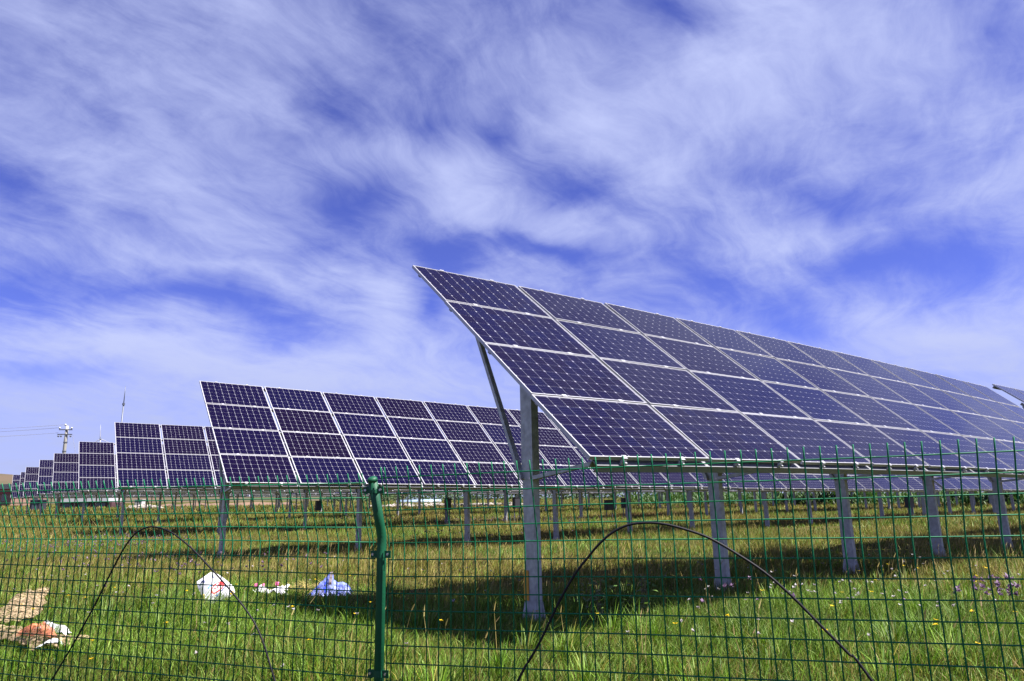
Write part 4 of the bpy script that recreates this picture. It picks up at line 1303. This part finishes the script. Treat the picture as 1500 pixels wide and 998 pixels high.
def crop_field():
    """tall green crop beyond the tables on the right"""
    n = 26000
    x = npr.uniform(16, 120, n); y = 78 + npr.uniform(0, 30, n) - .12 * x
    z = gz_np(x, y)
    h = npr.uniform(.9, 2.1, n) * (.75 + .5 * vnoise(x, y, .25, 15))
    zz = z + npr.random(n) * h * .6
    a = npr.uniform(0, 6.283, n)
    D = np.stack([np.cos(a) * .35, np.sin(a) * .35, h * .45], 1)
    W_ = np.stack([-np.sin(a), np.cos(a), 0 * a], 1) * npr.uniform(.05, .10, (n, 1))
    c = np.array([(.028, .068, .010), (.038, .085, .014), (.022, .052, .010)])[npr.integers(0, 3, n)] * npr.uniform(.8, 1.2, (n, 1))
    kind(tag(link("crops", leaf_mesh("crops", np.stack([x, y, zz], 1), D, W_, c, M_LEAF, 2, np.stack([np.cos(a) * .3, np.sin(a) * .3, -h * .15], 1))), "tall green crop growing beyond the last tables on the right", "crops"), 'stuff')
crop_field()

def tree(cx, cy, h, r, label):
    g = gz(cx, cy)
    root = empty("tree", (cx, cy, g), label, "tree", "far trees beyond the solar field")
    t = MB(); t.tube([(cx, cy, g - .3), (cx + .1, cy, g + h * .3), (cx, cy, g + h * .8)], [.22, .16, .05], 8)
    for k in range(5):
        a = 6.28 * k / 5 + rnd.random()
        z0 = g + h * rnd.uniform(.25, .5)
        t.tube([(cx, cy, z0), (cx + math.cos(a) * r * .6, cy + math.sin(a) * r * .6, z0 + h * .3)], [.08, .03], 6)
    link("trunk", t.mesh("trunk", M_BARK, True), root)
    n = 900
    u = npr.normal(0, 1, (n, 3)); u /= np.linalg.norm(u, axis=1)[:, None]
    rad = npr.random(n) ** .4
    lob = .75 + .45 * np.sin(u[:, 0] * 4 + cx) * np.sin(u[:, 2] * 5 + cy)
    P = np.stack([cx + u[:, 0] * rad * lob * r, cy + u[:, 1] * rad * lob * r, g + h * .6 + u[:, 2] * rad * lob * h * .4], 1)
    a = npr.uniform(0, 6.283, n); L = npr.uniform(.2, .45, n)
    D = np.stack([np.cos(a) * L, np.sin(a) * L, L * npr.uniform(-.5, .6, n)], 1)
    W_ = np.stack([-np.sin(a), np.cos(a), npr.normal(0, .4, n)], 1) * (L * .35)[:, None]
    c = np.array([(.05, .085, .03), (.065, .10, .035), (.04, .07, .03)])[npr.integers(0, 3, n)] * npr.uniform(.7, 1.3, (n, 1))
    link("crown", leaf_mesh("crown", P, D, W_, c, M_LEAF, 2), root)
for k, (cx, cy, h, r, lab) in enumerate([(13.5, 205, 3.6, 2.6, "leftmost of three low far trees seen just right of the nearest thick post"), (17.5, 208, 4.2, 3.0, "middle of three low far trees right of the nearest thick post"), (22, 203, 3.2, 2.4, "rightmost of three low far trees right of the nearest thick post"),
                                   (-5, 200, 3.6, 2.8, "left one of the two far bushy trees left of the nearest thick post"), (.5, 206, 3.4, 2.7, "right one of the two far bushy trees left of the nearest thick post")]):
    tree(cx, cy, h, r, lab)

def far_wood():
    n = 9000
    x = npr.uniform(-60, 75, n); y = 225 + npr.uniform(0, 14, n)
    z = gz_np(x, y)
    top = 1.6 + 2.6 * vnoise(x, y, .10, 31) * vnoise(x, y, .3, 32) * 2
    zz = z + npr.random(n) * top
    a = npr.uniform(0, 6.283, n); L = npr.uniform(.4, .9, n)
    D = np.stack([np.cos(a) * L, np.sin(a) * L, L * npr.uniform(-.2, .8, n)], 1)
    W_ = np.stack([-np.sin(a), np.cos(a), npr.normal(0, .4, n)], 1) * (L * .4)[:, None]
    c = np.array([(.05, .09, .03), (.07, .11, .04), (.04, .07, .03)])[npr.integers(0, 3, n)] * npr.uniform(.7, 1.3, (n, 1))
    kind(tag(link("far_wood", leaf_mesh("far_wood", np.stack([x, y, zz], 1), D, W_, c, M_LEAF, 2)), "low dark green wood on the horizon beyond the solar field", "wood"), 'stuff')
far_wood()
